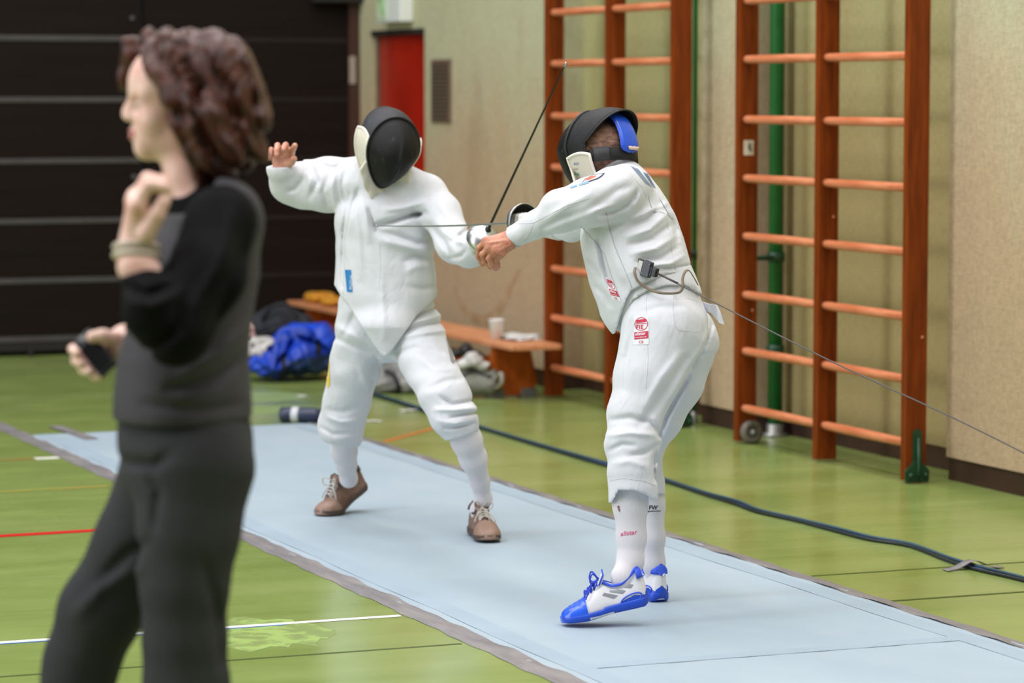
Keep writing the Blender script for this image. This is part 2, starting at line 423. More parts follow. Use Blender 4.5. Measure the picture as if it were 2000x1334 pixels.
# --- red door in a dark frame
door = structure(box('door_1', (WX+.05, 17.82, .01), (WX+.09, 18.74, 2.02), M_RED)); tag(door, 'red painted flush door in the beige wall')
box('door_frame', (WX-.004, 17.79, 2.015), (WX+.1, 18.77, 2.05), M_DARKGAP, door, .004)
box('door_frame', (WX+.03, 17.785, 0), (WX+.1, 17.815, 2.02), M_GRILLE, door, .004)
box('door_frame', (WX+.03, 18.745, 0), (WX+.1, 18.775, 2.02), M_GRILLE, door, .004)
link('door_handle', tube_mesh('door_handle', smooth_path([(WX+.05, 17.9, 1.03), (WX-.0, 17.9, 1.03), (WX-.005, 17.93, 1.03), (WX-.005, 18.02, 1.03)], 4), .01, 8), M_STEEL, door, True)
# --- perforated panel beside the door
gr = thing('wall_grille', 'tall narrow brown-grey grille panel in the beige wall beside the red door', 'grille')
box('grille_plate', (WX-.012, 17.32, 1.47), (WX+.02, 17.65, 1.855), M_GRILLE, gr, .006)
slot = box_mesh('slot', (WX-.016, 17.35, -.004), (WX-.011, 17.62, .004))
for i in range(14):
    o = link('slot', slot, M_DARKGAP, gr); o.location.z = 1.5+i*.025
# --- exit sign over the door
ex = thing('exit_sign', 'white emergency exit sign box with green pictogram above the red door', 'sign')
box('housing', (WX-.09, 17.98, 2.09), (WX, 18.42, 2.33), M_WHITEBOX, ex, .012)
box('sign_face', (WX-.096, 18.22, 2.11), (WX-.088, 18.40, 2.31), mat('pale_sign_face', (190, 208, 176), .5), ex, .003)
pic = [tube_mesh('pictogram', smooth_path([(WX-.0985, 18.26, 2.15), (WX-.0985, 18.30, 2.19), (WX-.0985, 18.31, 2.24), (WX-.0985, 18.35, 2.23)], 3), .008, 6)]
link('pictogram', pic[0], M_SIGNGREEN, ex, True)
link('pictogram_head', lathe_mesh('pictogram_head', [(0, -.003), (.013, 0), (0, .003)], 12, axesM((WX-.0985, 18.305, 2.275), (1, 0, 0))), M_SIGNGREEN, ex, True)
# --- brown tide mark on the jute beside the bench: a stain with a shape of its own
M_STAIN = mat('brown_water_stain', (158, 126, 92), .95, 0, 9, .2, 90, rgb2=(182, 154, 120), spec=.1)
def stain(pts, w):
    P = [onX(a, b, WX-.002) for a, b in pts]; P = smooth_path(P, 6); n = len(P); rows = []
    for i, p in enumerate(P):
        t = unit(P[min(i+1, n-1)]-P[max(i-1, 0)]); s = np.cross(t, [1, 0, 0]); ww = w*(.25+.75*math.sin(math.pi*(i+.5)/n))
        rows.append([p-s*ww, p+s*ww])
    o = link('stain', grid_mesh('stain', rows), M_STAIN, wallr); return o
stain([(888, 560), (896, 592), (915, 615), (945, 626), (968, 612), (985, 585), (1000, 556), (1014, 525)], .034)

# --- far wall: equipment-room gates of dark boards with metal profiles
wallf = structure(box('wall_far', (-14, FY+.02, 0), (6.86, FY+.3, 5.0), M_DARKGAP))
zs = [.09, .457, .831, 1.208, 1.592, 1.976, 2.36, 2.74, 3.12]
for i in range(len(zs)-1):
    box('board', (-14, FY-.05, zs[i]+.034), (5.15, FY+.02, zs[i+1]-.002), M_PLANK, wallf, .004)
    box('profile_strip', (-14, FY-.058, zs[i]), (5.15, FY+.02, zs[i]+.034), M_STRIP, wallf, .004)
    box('board', (5.19, FY-.012, zs[i]+.03), (6.56, FY+.02, zs[i+1]-.002), M_PLANK, wallf, .004)
    box('profile_strip', (5.19, FY-.016, zs[i]), (6.56, FY+.02, zs[i]+.03), M_STRIP2, wallf, .003)
box('gate_rail', (-14, FY-.055, .03), (5.15, FY+.02, .085), M_DARKGAP, wallf, .004)
for z in (.35, 1.12, 2.12):
    o = link('gate_bolt', lathe_mesh('gate_bolt', [(.018, 0), (.018, .012), (.01, .018), (0, .018)], 12, axesM((5.11, FY-.05, z), (0, -1, 0))), M_STRIP, wallf, True)
link('gate_foot', lathe_mesh('gate_foot', [(.02, 0), (.02, .02), (.009, .025), (.009, .05)], 12, axesM((4.42, FY-.1, 0.001), (0, 0, 1), (1, 0, 0))), M_DARKGAP, wallf, True)
trim = structure(box('trim_1', (6.56, FY-.06, 0), (6.63, FY+.02, 5.0), M_FRAME, None, .005)); tag(trim, 'reddish brown corner post between dark gate and beige wall')
box('strike_plate', (6.555, FY-.068, 1.71), (6.6, FY-.058, 1.89), mat('pale_plate', (150, 138, 124), .5), trim, .004)
box('lintel_beam', (6.3, FY-.14, 2.235), (WX+.001, FY-.05, 2.5), M_DARKGAP, trim, .004)

# ================================================================== wall bars
def ladder(name, label, posts, rung_z, near_one):
    t = thing(name, label, 'wall bars', (6.45, posts[0], 0), 0, 'wall bars along the beige wall')
    L = lambda x, y, z: (x-6.45, y-posts[0], z)
    for y in posts:
        box('post', L(6.40, y, .012), L(6.50, y+.045, 3.3), M_WOOD, t, .004)
    for a, b in zip(posts[:-1], posts[1:]):
        lo, hi = (a, b) if a < b else (b, a)
        me = tube_mesh('rung', [L(6.435, lo+.045, 0), L(6.435, lo+.075, 0), L(6.435, (lo+hi)/2, 0), L(6.435, hi-.03, 0), L(6.435, hi, 0)], [.017, .0195, .0205, .0195, .017], 10, flat=1.0)
        for z in rung_z:
            o = link('rung', me, M_RUNG, t, True); o.location.z = z
    return t, L
RZ = [.168, .439, .705, .98, 1.252, 1.527, 1.807, 2.08, 2.353, 2.626, 2.9, 3.17]
lad1, L1 = ladder('wall_bars', 'near set of orange-brown wooden wall bars with wheel and green foot bracket', [11.354, 12.157, 12.959], RZ, True)
lad2, L2 = ladder('wall_bars', 'far set of orange-brown wooden wall bars behind the bent fencer, by the bench end', [13.683, 14.477, 15.287], RZ, False)
def wheel(t, L, p, r=.055):
    M = axesM(L(*p), (0, -1, 0)); 
    w = link('wheel', lathe_mesh('wheel', [(0, -.02), (r*.8, -.02), (r, -.013), (r, .013), (r*.8, .02), (r*.55, .02), (r*.5, .012), (r*.28, .012), (r*.25, .026), (0, .026)], 28, M), M_GREYW, t, True)
    link('hub', lathe_mesh('hub', [(.013, .02), (.013, .032), (0, .032)], 12, M), M_STEEL, w, True)
wheel(lad1, L1, (6.46, 12.93, .057))
def foot_bracket(t, L, y):
    prof = [(-.055, 0), (.055, 0), (.058, .05), (.04, .065), (.02, .085), (.02, .21), (.012, .225), (-.012, .225), (-.02, .21), (-.02, .085), (-.04, .065), (-.058, .05)]
    me = prism_mesh('foot_bracket', [(x, z) for x, z in prof], 1, -.018, 0, .004); o = link('foot_bracket', me, M_DKGREEN, t); o.location = L(6.45, y, .006)
    for x in (-.036, .036):
        link('bracket_bolt', lathe_mesh('bracket_bolt', [(.012, 0), (.012, .01), (0, .014)], 8, axesM((x, -.018, .03), (0, -1, 0))), M_DKGREEN, o, True)
    link('bracket_rib', tube_mesh('bracket_rib', [(0, -.018, .02), (0, -.026, .06), (0, -.02, .19)], [.012, .009, .006], 6), M_DKGREEN, o, True)
foot_bracket(lad1, L1, 11.352); foot_bracket(lad2, L2, 13.681)
# small number plate on the near bars' left post
pl = box('number_plate', L1(6.425, 12.955, 1.36), L1(6.475, 12.959, 1.43), mat('cream_plate', (205, 196, 176), .5), lad1, .001)
link('plate_mark', tube_mesh('plate_mark', [L1(6.455, 12.954, 1.415), L1(6.45, 12.954, 1.395), L1(6.46, 12.954, 1.38)], .005, 5), M_DARKGAP, pl, True)
for z, y in ((.62, 11.353), (.63, 12.957), (1.1, 12.156)):
    t = lad1; link('screw_plug', lathe_mesh('screw_plug', [(.007, 0), (.007, .002), (0, .003)], 10, axesM(L1(6.475, y, z), (0, -1, 0))), M_RUNG, t, True)
# --- green pivot pipes in the recesses
def pipe(label, x, y, r, brackets, top=5.0):
    t = thing('pivot_pipe', label, 'pipe', (x, y, 0), 0, 'green pivot pipes of the wall bars')
    link('pipe', tube_mesh('pipe', [(0, 0, .03), (0, 0, top)], r, 16), M_GREEN, t, True)
    link('floor_socket', lathe_mesh('floor_socket', [(r*1.9, 0), (r*1.9, .012), (r*1.2, .02), (r*1.2, .06), (r, .06)], 20), M_STEEL, t, True)
    for z, col in brackets:
        link('collar', lathe_mesh('collar', [(r, -.025), (r*1.25, -.02), (r*1.25, .02), (r, .025)], 16, axesM((0, 0, z), (0, 0, 1), (1, 0, 0))), M_DKGREEN, t, True)
        link('bracket_arm', tube_mesh('bracket_arm', [(0, 0, z), (-.06, -.04, z), (-.2, -.08, z)] if col else [(0, 0, z), (.04, .02, z)], .012, 8), M_DKGREEN, t, True)
    return t
pipe('thick green pipe standing behind the near wall bars', 6.715, 13.19, .035, [(.42, False), (.865, True)])
pipe('thin green pipe beside the pier, behind the bent fencer', 6.60, 13.86, .013, [(.845, True)])

# ================================================================== floor markings and the piste
def strip(name, a, b, w, m, parent, z=.0012):
    a, b = V(a), V(b); d = unit(b-a); s = V([-d[1], d[0]])*w/2
    v = [(*(a-s), z), (*(b-s), z), (*(b+s), z), (*(a+s), z)]
    return link(name, py_mesh(name, v, [(0, 1, 2, 3)]), m, parent)
M_LWHITE = mat('white_line_paint', (232, 232, 222), .4, .08, 12); M_LRED = mat('red_line_paint', (200, 28, 28), .35, .1, 12)
M_LFADE = mat('faded_red_line_paint', (150, 92, 56), .35, 0, 7, rgb2=(128, 140, 66)); M_LORANGE = mat('orange_line_paint', (196, 120, 56), .35, .2, 10)
M_LBLUE = mat('blue_line_paint', (70, 120, 180), .35); M_SEAM = mat('floor_weld_seam', (74, 92, 32), .4, .2, 6)
M_LFAINT = mat('faint_orange_line_paint', (166, 140, 70), .35, 0, 5, rgb2=(124, 146, 66))
strip('line_marking', (-6, 9.075), (3.29, 9.055), .035, M_LWHITE, floor)
strip('line_marking', (-6, 9.05), (2.9, 9.035), .018, M_LBLUE, floor, .0008)
strip('line_marking', (-6, 11.0), (3.2, 11.29), .065, M_LRED, floor)
strip('line_marking', (-6, 13.62), (3.19, 13.62), .07, M_LFADE, floor); strip('line_marking', (3.19, 13.62), (3.30, 13.62), .07, M_LWHITE, floor)
strip('line_marking', (-6, 12.1), (3.25, 12.55), .06, M_LFAINT, floor)
strip('line_marking', (4.88, 13.66), (5.42, 14.25), .04, M_LORANGE, floor)
strip('line_marking', (4.87, 9.28), (6.63, 9.28), .016, M_SEAM, floor); strip('line_marking', (4.87, 8.72), (6.63, 8.72), .02, M_SEAM, floor)
strip('line_marking', (-6, 8.52), (3.29, 8.52), .014, M_SEAM, floor)
# worn light-green patch under the white line
bm = bmesh.new(); rr = random.Random(3)
vs = [bm.verts.new((2.745+.26*math.cos(t)*(1+.12*rr.uniform(-1, 1)), 8.93+.27*math.sin(t)*(1+.2*rr.uniform(-1, 1)), .0005)) for t in np.linspace(0, 2*math.pi, 40, endpoint=False)]
bm.faces.new(vs); me = bpy.data.meshes.new('scuff_patch'); bm.to_mesh(me); bm.free()
def m_scuff(nt, N, L, b):
    tc = N.new('ShaderNodeTexCoord').outputs['Object']; a = nnoise(nt, tc, 9, 8, .7)
    L.new(nmix(nt, nrange(nt, a, .46, .54), lin((122, 140, 76)), lin((146, 172, 92))), b.inputs['Base Color']); b.inputs['Roughness'].default_value = .4
link('scuff_patch', me, surf('scuffed_floor_patch', m_scuff), floor)
# pale scuffs far on the floor
M_PALE = mat('pale_floor_wear', (146, 168, 112), .35, 0, 6, rgb2=(124, 150, 76))
for c, rx, ry in (((4.75, 15.3), .35, .22), ((5.0, 16.0), .25, .3)):
    bm = bmesh.new(); bm.faces.new([bm.verts.new((c[0]+rx*math.cos(t), c[1]+ry*math.sin(t)*(1+.2*rr.uniform(-1, 1)), .0005)) for t in np.linspace(0, 2*math.pi, 24, endpoint=False)])
    me = bpy.data.meshes.new('wear_patch'); bm.to_mesh(me); bm.free(); link('wear_patch', me, M_PALE, floor)

def m_piste(nt, N, L, b):
    tc = N.new('ShaderNodeTexCoord').outputs['Object']
    a = nnoise(nt, tc, 1.3, 6, .6, (1, .6, 1)); c = nmix(nt, nrange(nt, a, .35, .68), lin((163, 179, 190)), lin((150, 168, 182)))
    d = nnoise(nt, tc, 3.5, 8, .7); c = nmix(nt, nrange(nt, d, .55, .8, 0, .5), c, lin((172, 175, 180)))
    s = nnoise(nt, tc, 60, 4, .6); c = nmix(nt, nrange(nt, s, .68, .74, 0, .3), c, lin((110, 124, 140)))
    L.new(c, b.inputs['Base Color']); b.inputs['Roughness'].default_value = .55; b.inputs['Specular IOR Level'].default_value = .3
    w = nnoise(nt, tc, 7, 4, .55, (1, .5, 1)); L.new(nbump(nt, w, .25, .01), b.inputs['Normal'])
M_PISTE = surf('pale_blue_piste_cloth', m_piste)
M_BAND = mat('blue_grey_piste_band', (154, 172, 186), .55, .08, 4, spec=.3)
def m_tape(nt, N, L, b):
    tc = N.new('ShaderNodeTexCoord').outputs['Object']; a = nnoise(nt, tc, 6, 6, .7, (3, .5, 1))
    c = nmix(nt, nrange(nt, a, .35, .65), lin((108, 106, 110)), lin((138, 133, 133))); L.new(c, b.inputs['Base Color']); b.inputs['Roughness'].default_value = .45
    L.new(nbump(nt, nnoise(nt, tc, 14, 5, .6, (3, .6, 1)), .3, .006), b.inputs['Normal'])
M_TAPE = surf('grey_cloth_tape', m_tape)
pist = thing('fencing_piste', 'long pale blue fencing piste taped to the green floor', 'piste', (4.085, 9.0, 0))
PX0, PX1, PY0, PY1 = 3.36, 4.83, 3.0, 14.55
rows = []; ys = np.arange(PY0, PY1+.01, .07)
for y in ys:
    e0 = .004*math.sin(y*9)+.004*math.sin(y*23+1); e1 = .004*math.sin(y*8+2)+.003*math.sin(y*27)
    rows.append([(PX0+e0-4.085+(PX1+e1-PX0-e0)*k/24, y-9.0, .0035+.0006*math.sin(y*11+k*1.7)) for k in range(25)])
link('piste_cloth', grid_mesh('piste_cloth', rows), M_PISTE, pist, True)
for x in (PX0+.10, PX1-.10):
    link('border_band', grid_mesh('border_band', [[(x-.04+.004*math.sin(y*5)-4.085, y-9, .0046), (x+.04+.004*math.sin(y*5+1)-4.085, y-9, .0046)] for y in ys]), M_BAND, pist)
for y in (8.02,): 
    link('cross_band', grid_mesh('cross_band', [[(xx-4.085, y-9-.035, .0047), (xx-4.085, y-9+.035, .0047)] for xx in np.linspace(PX0+.06, PX1-.06, 30)]), M_BAND, pist)
def edge_tape(x0, x1, y0, y1, ph):
    rws = []
    for y in np.arange(y0, y1, .045):
        n = 5; w = .004*math.sin(y*13+ph)+.003*math.sin(y*31)
        rws.append([(x0+(x1-x0)*k/n+w*(k in (0, n))-4.085, y-9, .001+.0052*math.sin(math.pi*min(1, (k+.2)/n)*.55)*(1+.5*math.sin(y*17+k))) for k in range(n+1)])
    link('edge_tape', grid_mesh('edge_tape', rws), M_TAPE, pist, True)
edge_tape(3.305, 3.385, PY0, PY1+.7, 0); edge_tape(4.865, 4.80, PY0, PY1+.05, 2)
link('edge_tape', grid_mesh('edge_tape', [[(xx-4.085, 14.25-9, .006), (xx-4.085+.07, 14.25-9, .006)] for xx in (3.58,)]+[[(xx-4.085, yy-9, .006), (xx-4.085+.07, yy-9, .006)] for xx, yy in ((3.57, 14.55), (3.555, 14.9))]), M_TAPE, pist)
# ================================================================== shared fencing kit
def J(px, py, dep, rpx): return (at(px, py, dep), rpx/ppm(dep))
M_CLOTH = mat('white_fencing_cloth', (209, 211, 217), .85, .03, 3, .18, 420, sheen=.15, spec=.2)
M_CLOTH2 = mat('white_breeches_cloth', (210, 212, 219), .85, .03, 3, .18, 420, sheen=.15, spec=.2)
def wrinkle(m, scale, dist, st=(1, 1, 1)):
    nt = m.node_tree; b = nt.nodes['Principled BSDF']; old = b.inputs['Normal'].links[0].from_node if b.inputs['Normal'].links else None
    tc = nt.nodes.new('ShaderNodeTexCoord').outputs['Object']; mp = nt.nodes.new('ShaderNodeMapping'); mp.inputs['Scale'].default_value = st; mp.inputs['Rotation'].default_value = (.5, .3, .2); nt.links.new(tc, mp.inputs[0])
    n = nt.nodes.new('ShaderNodeTexNoise'); n.inputs['Scale'].default_value = scale; n.inputs['Detail'].default_value = 3; n.inputs['Distortion'].default_value = .6; nt.links.new(mp.outputs[0], n.inputs[0])
    bp = nt.nodes.new('ShaderNodeBump'); bp.inputs['Strength'].default_value = .55; bp.inputs['Distance'].default_value = dist; nt.links.new(n.outputs[0], bp.inputs['Height'])
    nt.links.new(bp.outputs[0], old.inputs['Normal']) if old else nt.links.new(bp.outputs[0], b.inputs['Normal'])
wrinkle(M_CLOTH, 9, .022, (1, 1, .7)); wrinkle(M_CLOTH2, 7, .024, (1.3, 1.3, .6))
M_SOCK = mat('white_knit_sock', (214, 211, 217), .9, .04, 6, .3, 500, sheen=.2, spec=.15)
M_STITCH = mat('grey_stitching', (196, 196, 200), .8)
M_STITCHD = mat('dark_seam', (176, 178, 184), .85)
M_SKIN = mat('fair_skin', (202, 150, 128), .5, 0, 26, .12, 220, rgb2=(184, 122, 102), sss=.12)
M_SKIN2 = mat('tanned_skin', (192, 134, 108), .5, 0, 40, .22, 170, rgb2=(170, 106, 82), sss=.1)
M_SKIN3 = mat('pale_skin', (238, 202, 186), .45, 0, 20, .05, 220, rgb2=(226, 174, 158), sss=.12)
M_NAIL = mat('finger_nail', (222, 178, 164), .3)
M_BELL = mat('brushed_aluminium_guard', (206, 206, 208), .34, 0, 14, .1, 30, metal=1.0, rgb2=(176, 178, 180))
M_BLADE = mat('dark_steel_blade', (58, 58, 54), .35, metal=.9)
M_BLADE2 = mat('bright_steel_blade', (172, 174, 176), .3, metal=.9)
M_BLACK = mat('black_rubber', (22, 22, 24), .5)
M_BIB = mat('off_white_bib', (214, 208, 194), .85, .06, 20, .2, 160)
M_BIBEDGE = mat('ivory_bib_piping', (226, 222, 210), .7)
M_TRIM = mat('black_mask_trim', (20, 20, 22), .5)
def m_mesh(nt, N, L, b, base=(20, 20, 22), scuff=(112, 114, 116), thr=(.52, .78)):
    tc = N.new('ShaderNodeTexCoord').outputs['Object']
    w1 = N.new('ShaderNodeTexWave'); w1.inputs['Scale'].default_value = 130; w1.bands_direction = 'X'; L.new(tc, w1.inputs[0])
    w2 = N.new('ShaderNodeTexWave'); w2.inputs['Scale'].default_value = 130; w2.bands_direction = 'Z'; L.new(tc, w2.inputs[0])
    mu = N.new('ShaderNodeMath'); mu.operation = 'MAXIMUM'; L.new(w1.outputs[1], mu.inputs[0]); L.new(w2.outputs[1], mu.inputs[1])
    c = nmix(nt, nrange(nt, mu.outputs[0], .5, .9), lin((8, 8, 9)), lin(base))
    s = nnoise(nt, tc, 34, 10, .8); c = nmix(nt, nrange(nt, s, thr[0], thr[1], 0, .6), c, lin(scuff))
    L.new(c, b.inputs['Base Color']); b.inputs['Roughness'].default_value = .5; b.inputs['Specular IOR Level'].default_value = .22
    L.new(nbump(nt, mu.outputs[0], .5, .001), b.inputs['Normal'])
M_MESH = surf('black_wire_mesh', lambda nt, N, L, b: m_mesh(nt, N, L, b, (16, 16, 18), (104, 106, 108), (.56, .8)))
M_MESH2 = surf('scuffed_grey_wire_mesh', lambda nt, N, L, b: m_mesh(nt, N, L, b, (66, 68, 74), (150, 152, 156), (.6, .75)))
M_MESH3 = surf('black_side_wire_mesh', lambda nt, N, L, b: m_mesh(nt, N, L, b, (40, 41, 44), (150, 152, 156), (.62, .78)))

# --- mask built in its own frame: x right of the face, y forward, z up
def egg(th, s=1.0):
    """outline of the face opening, th=0 at +x, pi/2 at the top"""
    c, q = math.cos(th), math.sin(th)
    if q >= 0: return V([.100*c, 0, .020+.112*q])*s
    k = abs(q); return V([.100*c*(1-.34*k**1.6), 0, .020-.158*k**1.08])*s
def fencing_mask(parent, M, side_mat, tongue=None, strap=True, bib_fwd=-.03, bib_drop=.075, bump_ridge=.010, back=.135, ptop=6, pback=.085, sback=.055):
    T = lambda p: (M[:3, :3]@V(p, dtype=float))+M[:3, 3]
    n = 56; ths = [2*math.pi*i/n for i in range(n)]
    rows = []
    for r in np.linspace(0, 1, 15):
        row = []
        for th in ths:
            e = egg(th); p = V([e[0]*r, 0, .008+(e[2]-.008)*r]); dome = .098*(1-r**2.4)**.8
            p[1] = dome-.03*max(0, (p[2]-.02))/.11*r+bump_ridge*math.exp(-(p[0]/.007)**2)*(1-r)
            row.append(T(p))
        rows.append(row)
    link('face_mesh', grid_mesh('face_mesh', rows, True, .002), M_MESH, parent, True)
    e0 = lambda th: egg(th)+V([0, -.03*max(0, egg(th)[2]-.02)/.11, 0])
    tube('mask_trim', [T(e0(th)*V([1.01, 1, 1.01])) for th in ths], .0055, M_TRIM, parent, 8, True)
    # side shell: arch from the lower left over the crown to the lower right, running back
    a0, a1 = math.radians(-20), math.radians(200); m = 44; rows = []
    for j in range(9):
        t = j/8; row = []
        for i in range(m+1):
            th = a0+(a1-a0)*i/m; e = e0(th); up = max(0, math.sin(th)); bk = sback+(back-sback)*up**.7
            sc = 1+.13*math.sin(min(1, t*1.15)*math.pi/2)-.05*t*t
            p = V([e[0]*sc, e[1]-bk*t, .02+(e[2]-.02)*(sc+.02*t)-.028*t*t*up]); row.append(T(p))
        rows.append(row)
    link('side_mesh', grid_mesh('side_mesh', rows, False, .002), side_mat, parent, True)
    tube('rear_rim', rows[-1], .0032, M_TRIM, parent, 6)
    # white bib: cheek panels and the throat flap below the chin
    for sgn, (b0, b1) in ((1, (-64, ptop)), (-1, (180-ptop, 244))):
        rows = []
        for j in range(7):
            t = j/6; row = []
            for i in range(15):
                th = math.radians(b0+(b1-b0)*i/14); e = e0(th); sc = 1.06+.06*math.sin(t*math.pi*.5)
                dn = max(0, -math.sin(th))
                row.append(T([e[0]*sc+sgn*.012*t, e[1]-.002-(pback-.02*dn)*t, e[2]*1.0-.015*t*dn+.012*math.sin(t*math.pi)*(1-dn)]))
            rows.append(row)
        pn = link('bib_panel', grid_mesh('bib_panel', rows, False, .006), M_BIB, parent, True)
        rim = [rows[0][i] for i in range(15)][::(1 if sgn == 1 else -1)]+[rows[j][14 if sgn == 1 else 0] for j in range(1, 7)]+[rows[6][i] for i in (range(13, -1, -1) if sgn == 1 else range(1, 15))]
        tube('bib_piping', rim, .005, M_BIBEDGE, parent, 6)
    rows = []
    for j in range(8):
        t = j/7; row = []
        for i in range(25):
            th = math.radians(205+(335-205)*i/24); e = e0(th); 
            sc = 1.05+.18*t
            row.append(T([e[0]*sc, e[1]+.004+bib_fwd*t+.006*math.sin(i*1.3)*t, e[2]*(1.02)-bib_drop*t*(.55+.45*abs(math.sin(th)))]))
        rows.append(row)
    link('throat_bib', grid_mesh('throat_bib', rows, False, .007), M_BIB, parent, True)
    return T
def guard(parent, org, axis, r=.066, d=.055, mtl=None):
    """bell guard opening backwards; axis points to the blade tip"""
    Mx = axesM(org, axis); pr = [(r*math.sin(a), d*(math.cos(a)-1)) for a in np.linspace(math.radians(96), 0, 14)]
    pr2 = [((r-.0022)*math.sin(a), d*(math.cos(a)-1)-.0022) for a in np.linspace(0, math.radians(96), 14)]
    g = link('bell_guard', lathe_mesh('bell_guard', pr+pr2+pr[:1], 40, Mx, False), mtl or M_BELL, parent, True)
    pd = [((r-.005)*math.sin(a), (d-.003)*(math.cos(a)-1)-.004) for a in np.linspace(0, math.radians(92), 12)]
    link('guard_lining', lathe_mesh('guard_lining', pd+[(q[0]-.003, q[1]-.001) for q in pd[::-1][:-1]], 36, Mx), M_BLACK, parent, True)
    rim = [(Mx[:3, :3]@V([r*math.sin(math.radians(96))*math.cos(t), r*math.sin(math.radians(96))*math.sin(t), pr[0][1]]))+Mx[:3, 3] for t in np.linspace(0, 2*math.pi, 40, endpoint=False)]
    tube('guard_rim', rim, .0022, mtl or M_BELL, g, 6, True)
    return g
def epee(name, label, hilt, tip, bend, blade_mat, guard_r=.066, blade_r=(.0045, .0022), axis=None):
    hilt, tip = V(hilt), V(tip); t = thing(name, label, 'sword', tuple(hilt)); ax = unit(tip-hilt) if axis is None else unit(axis); O = V([0, 0, 0.])
    guard(t, O, ax, guard_r)
    L = tip-hilt; mid = L*.5+V(bend)
    pts = [(1-s)**2*V([0, 0, 0])+2*s*(1-s)*mid+s*s*L for s in np.linspace(0, 1, 26)]
    tube('blade', pts, [blade_r[0]+(blade_r[1]-blade_r[0])*s for s in np.linspace(0, 1, 26)], blade_mat, t, 8)
    e = unit(pts[-1]-pts[-2]); link('point_tip', lathe_mesh('point_tip', [(.0028, -.015), (.0045, -.014), (.0045, 0), (.004, .001), (.004, .004), (0, .0045)], 12, axesM(pts[-1], e, (1, 0, 0))), M_BLADE2, t, True)
    link('blade_socket', lathe_mesh('blade_socket', [(.012, -.002), (.012, .004), (.006, .008), (.006, .02)], 12, axesM(O, ax)), M_BLADE, t, True)
    grip = [O-ax*s for s in (.0, .03, .06, .09, .12)]
    tube('grip', grip, [.011, .013, .012, .013, .010], M_BLACK, t, 10)
    link('pommel', lathe_mesh('pommel', [(0, -.012), (.011, -.01), (.013, 0), (.011, .012), (.006, .016)], 14, axesM(O-ax*.13, -ax)), M_BLADE, t, True)
    return t

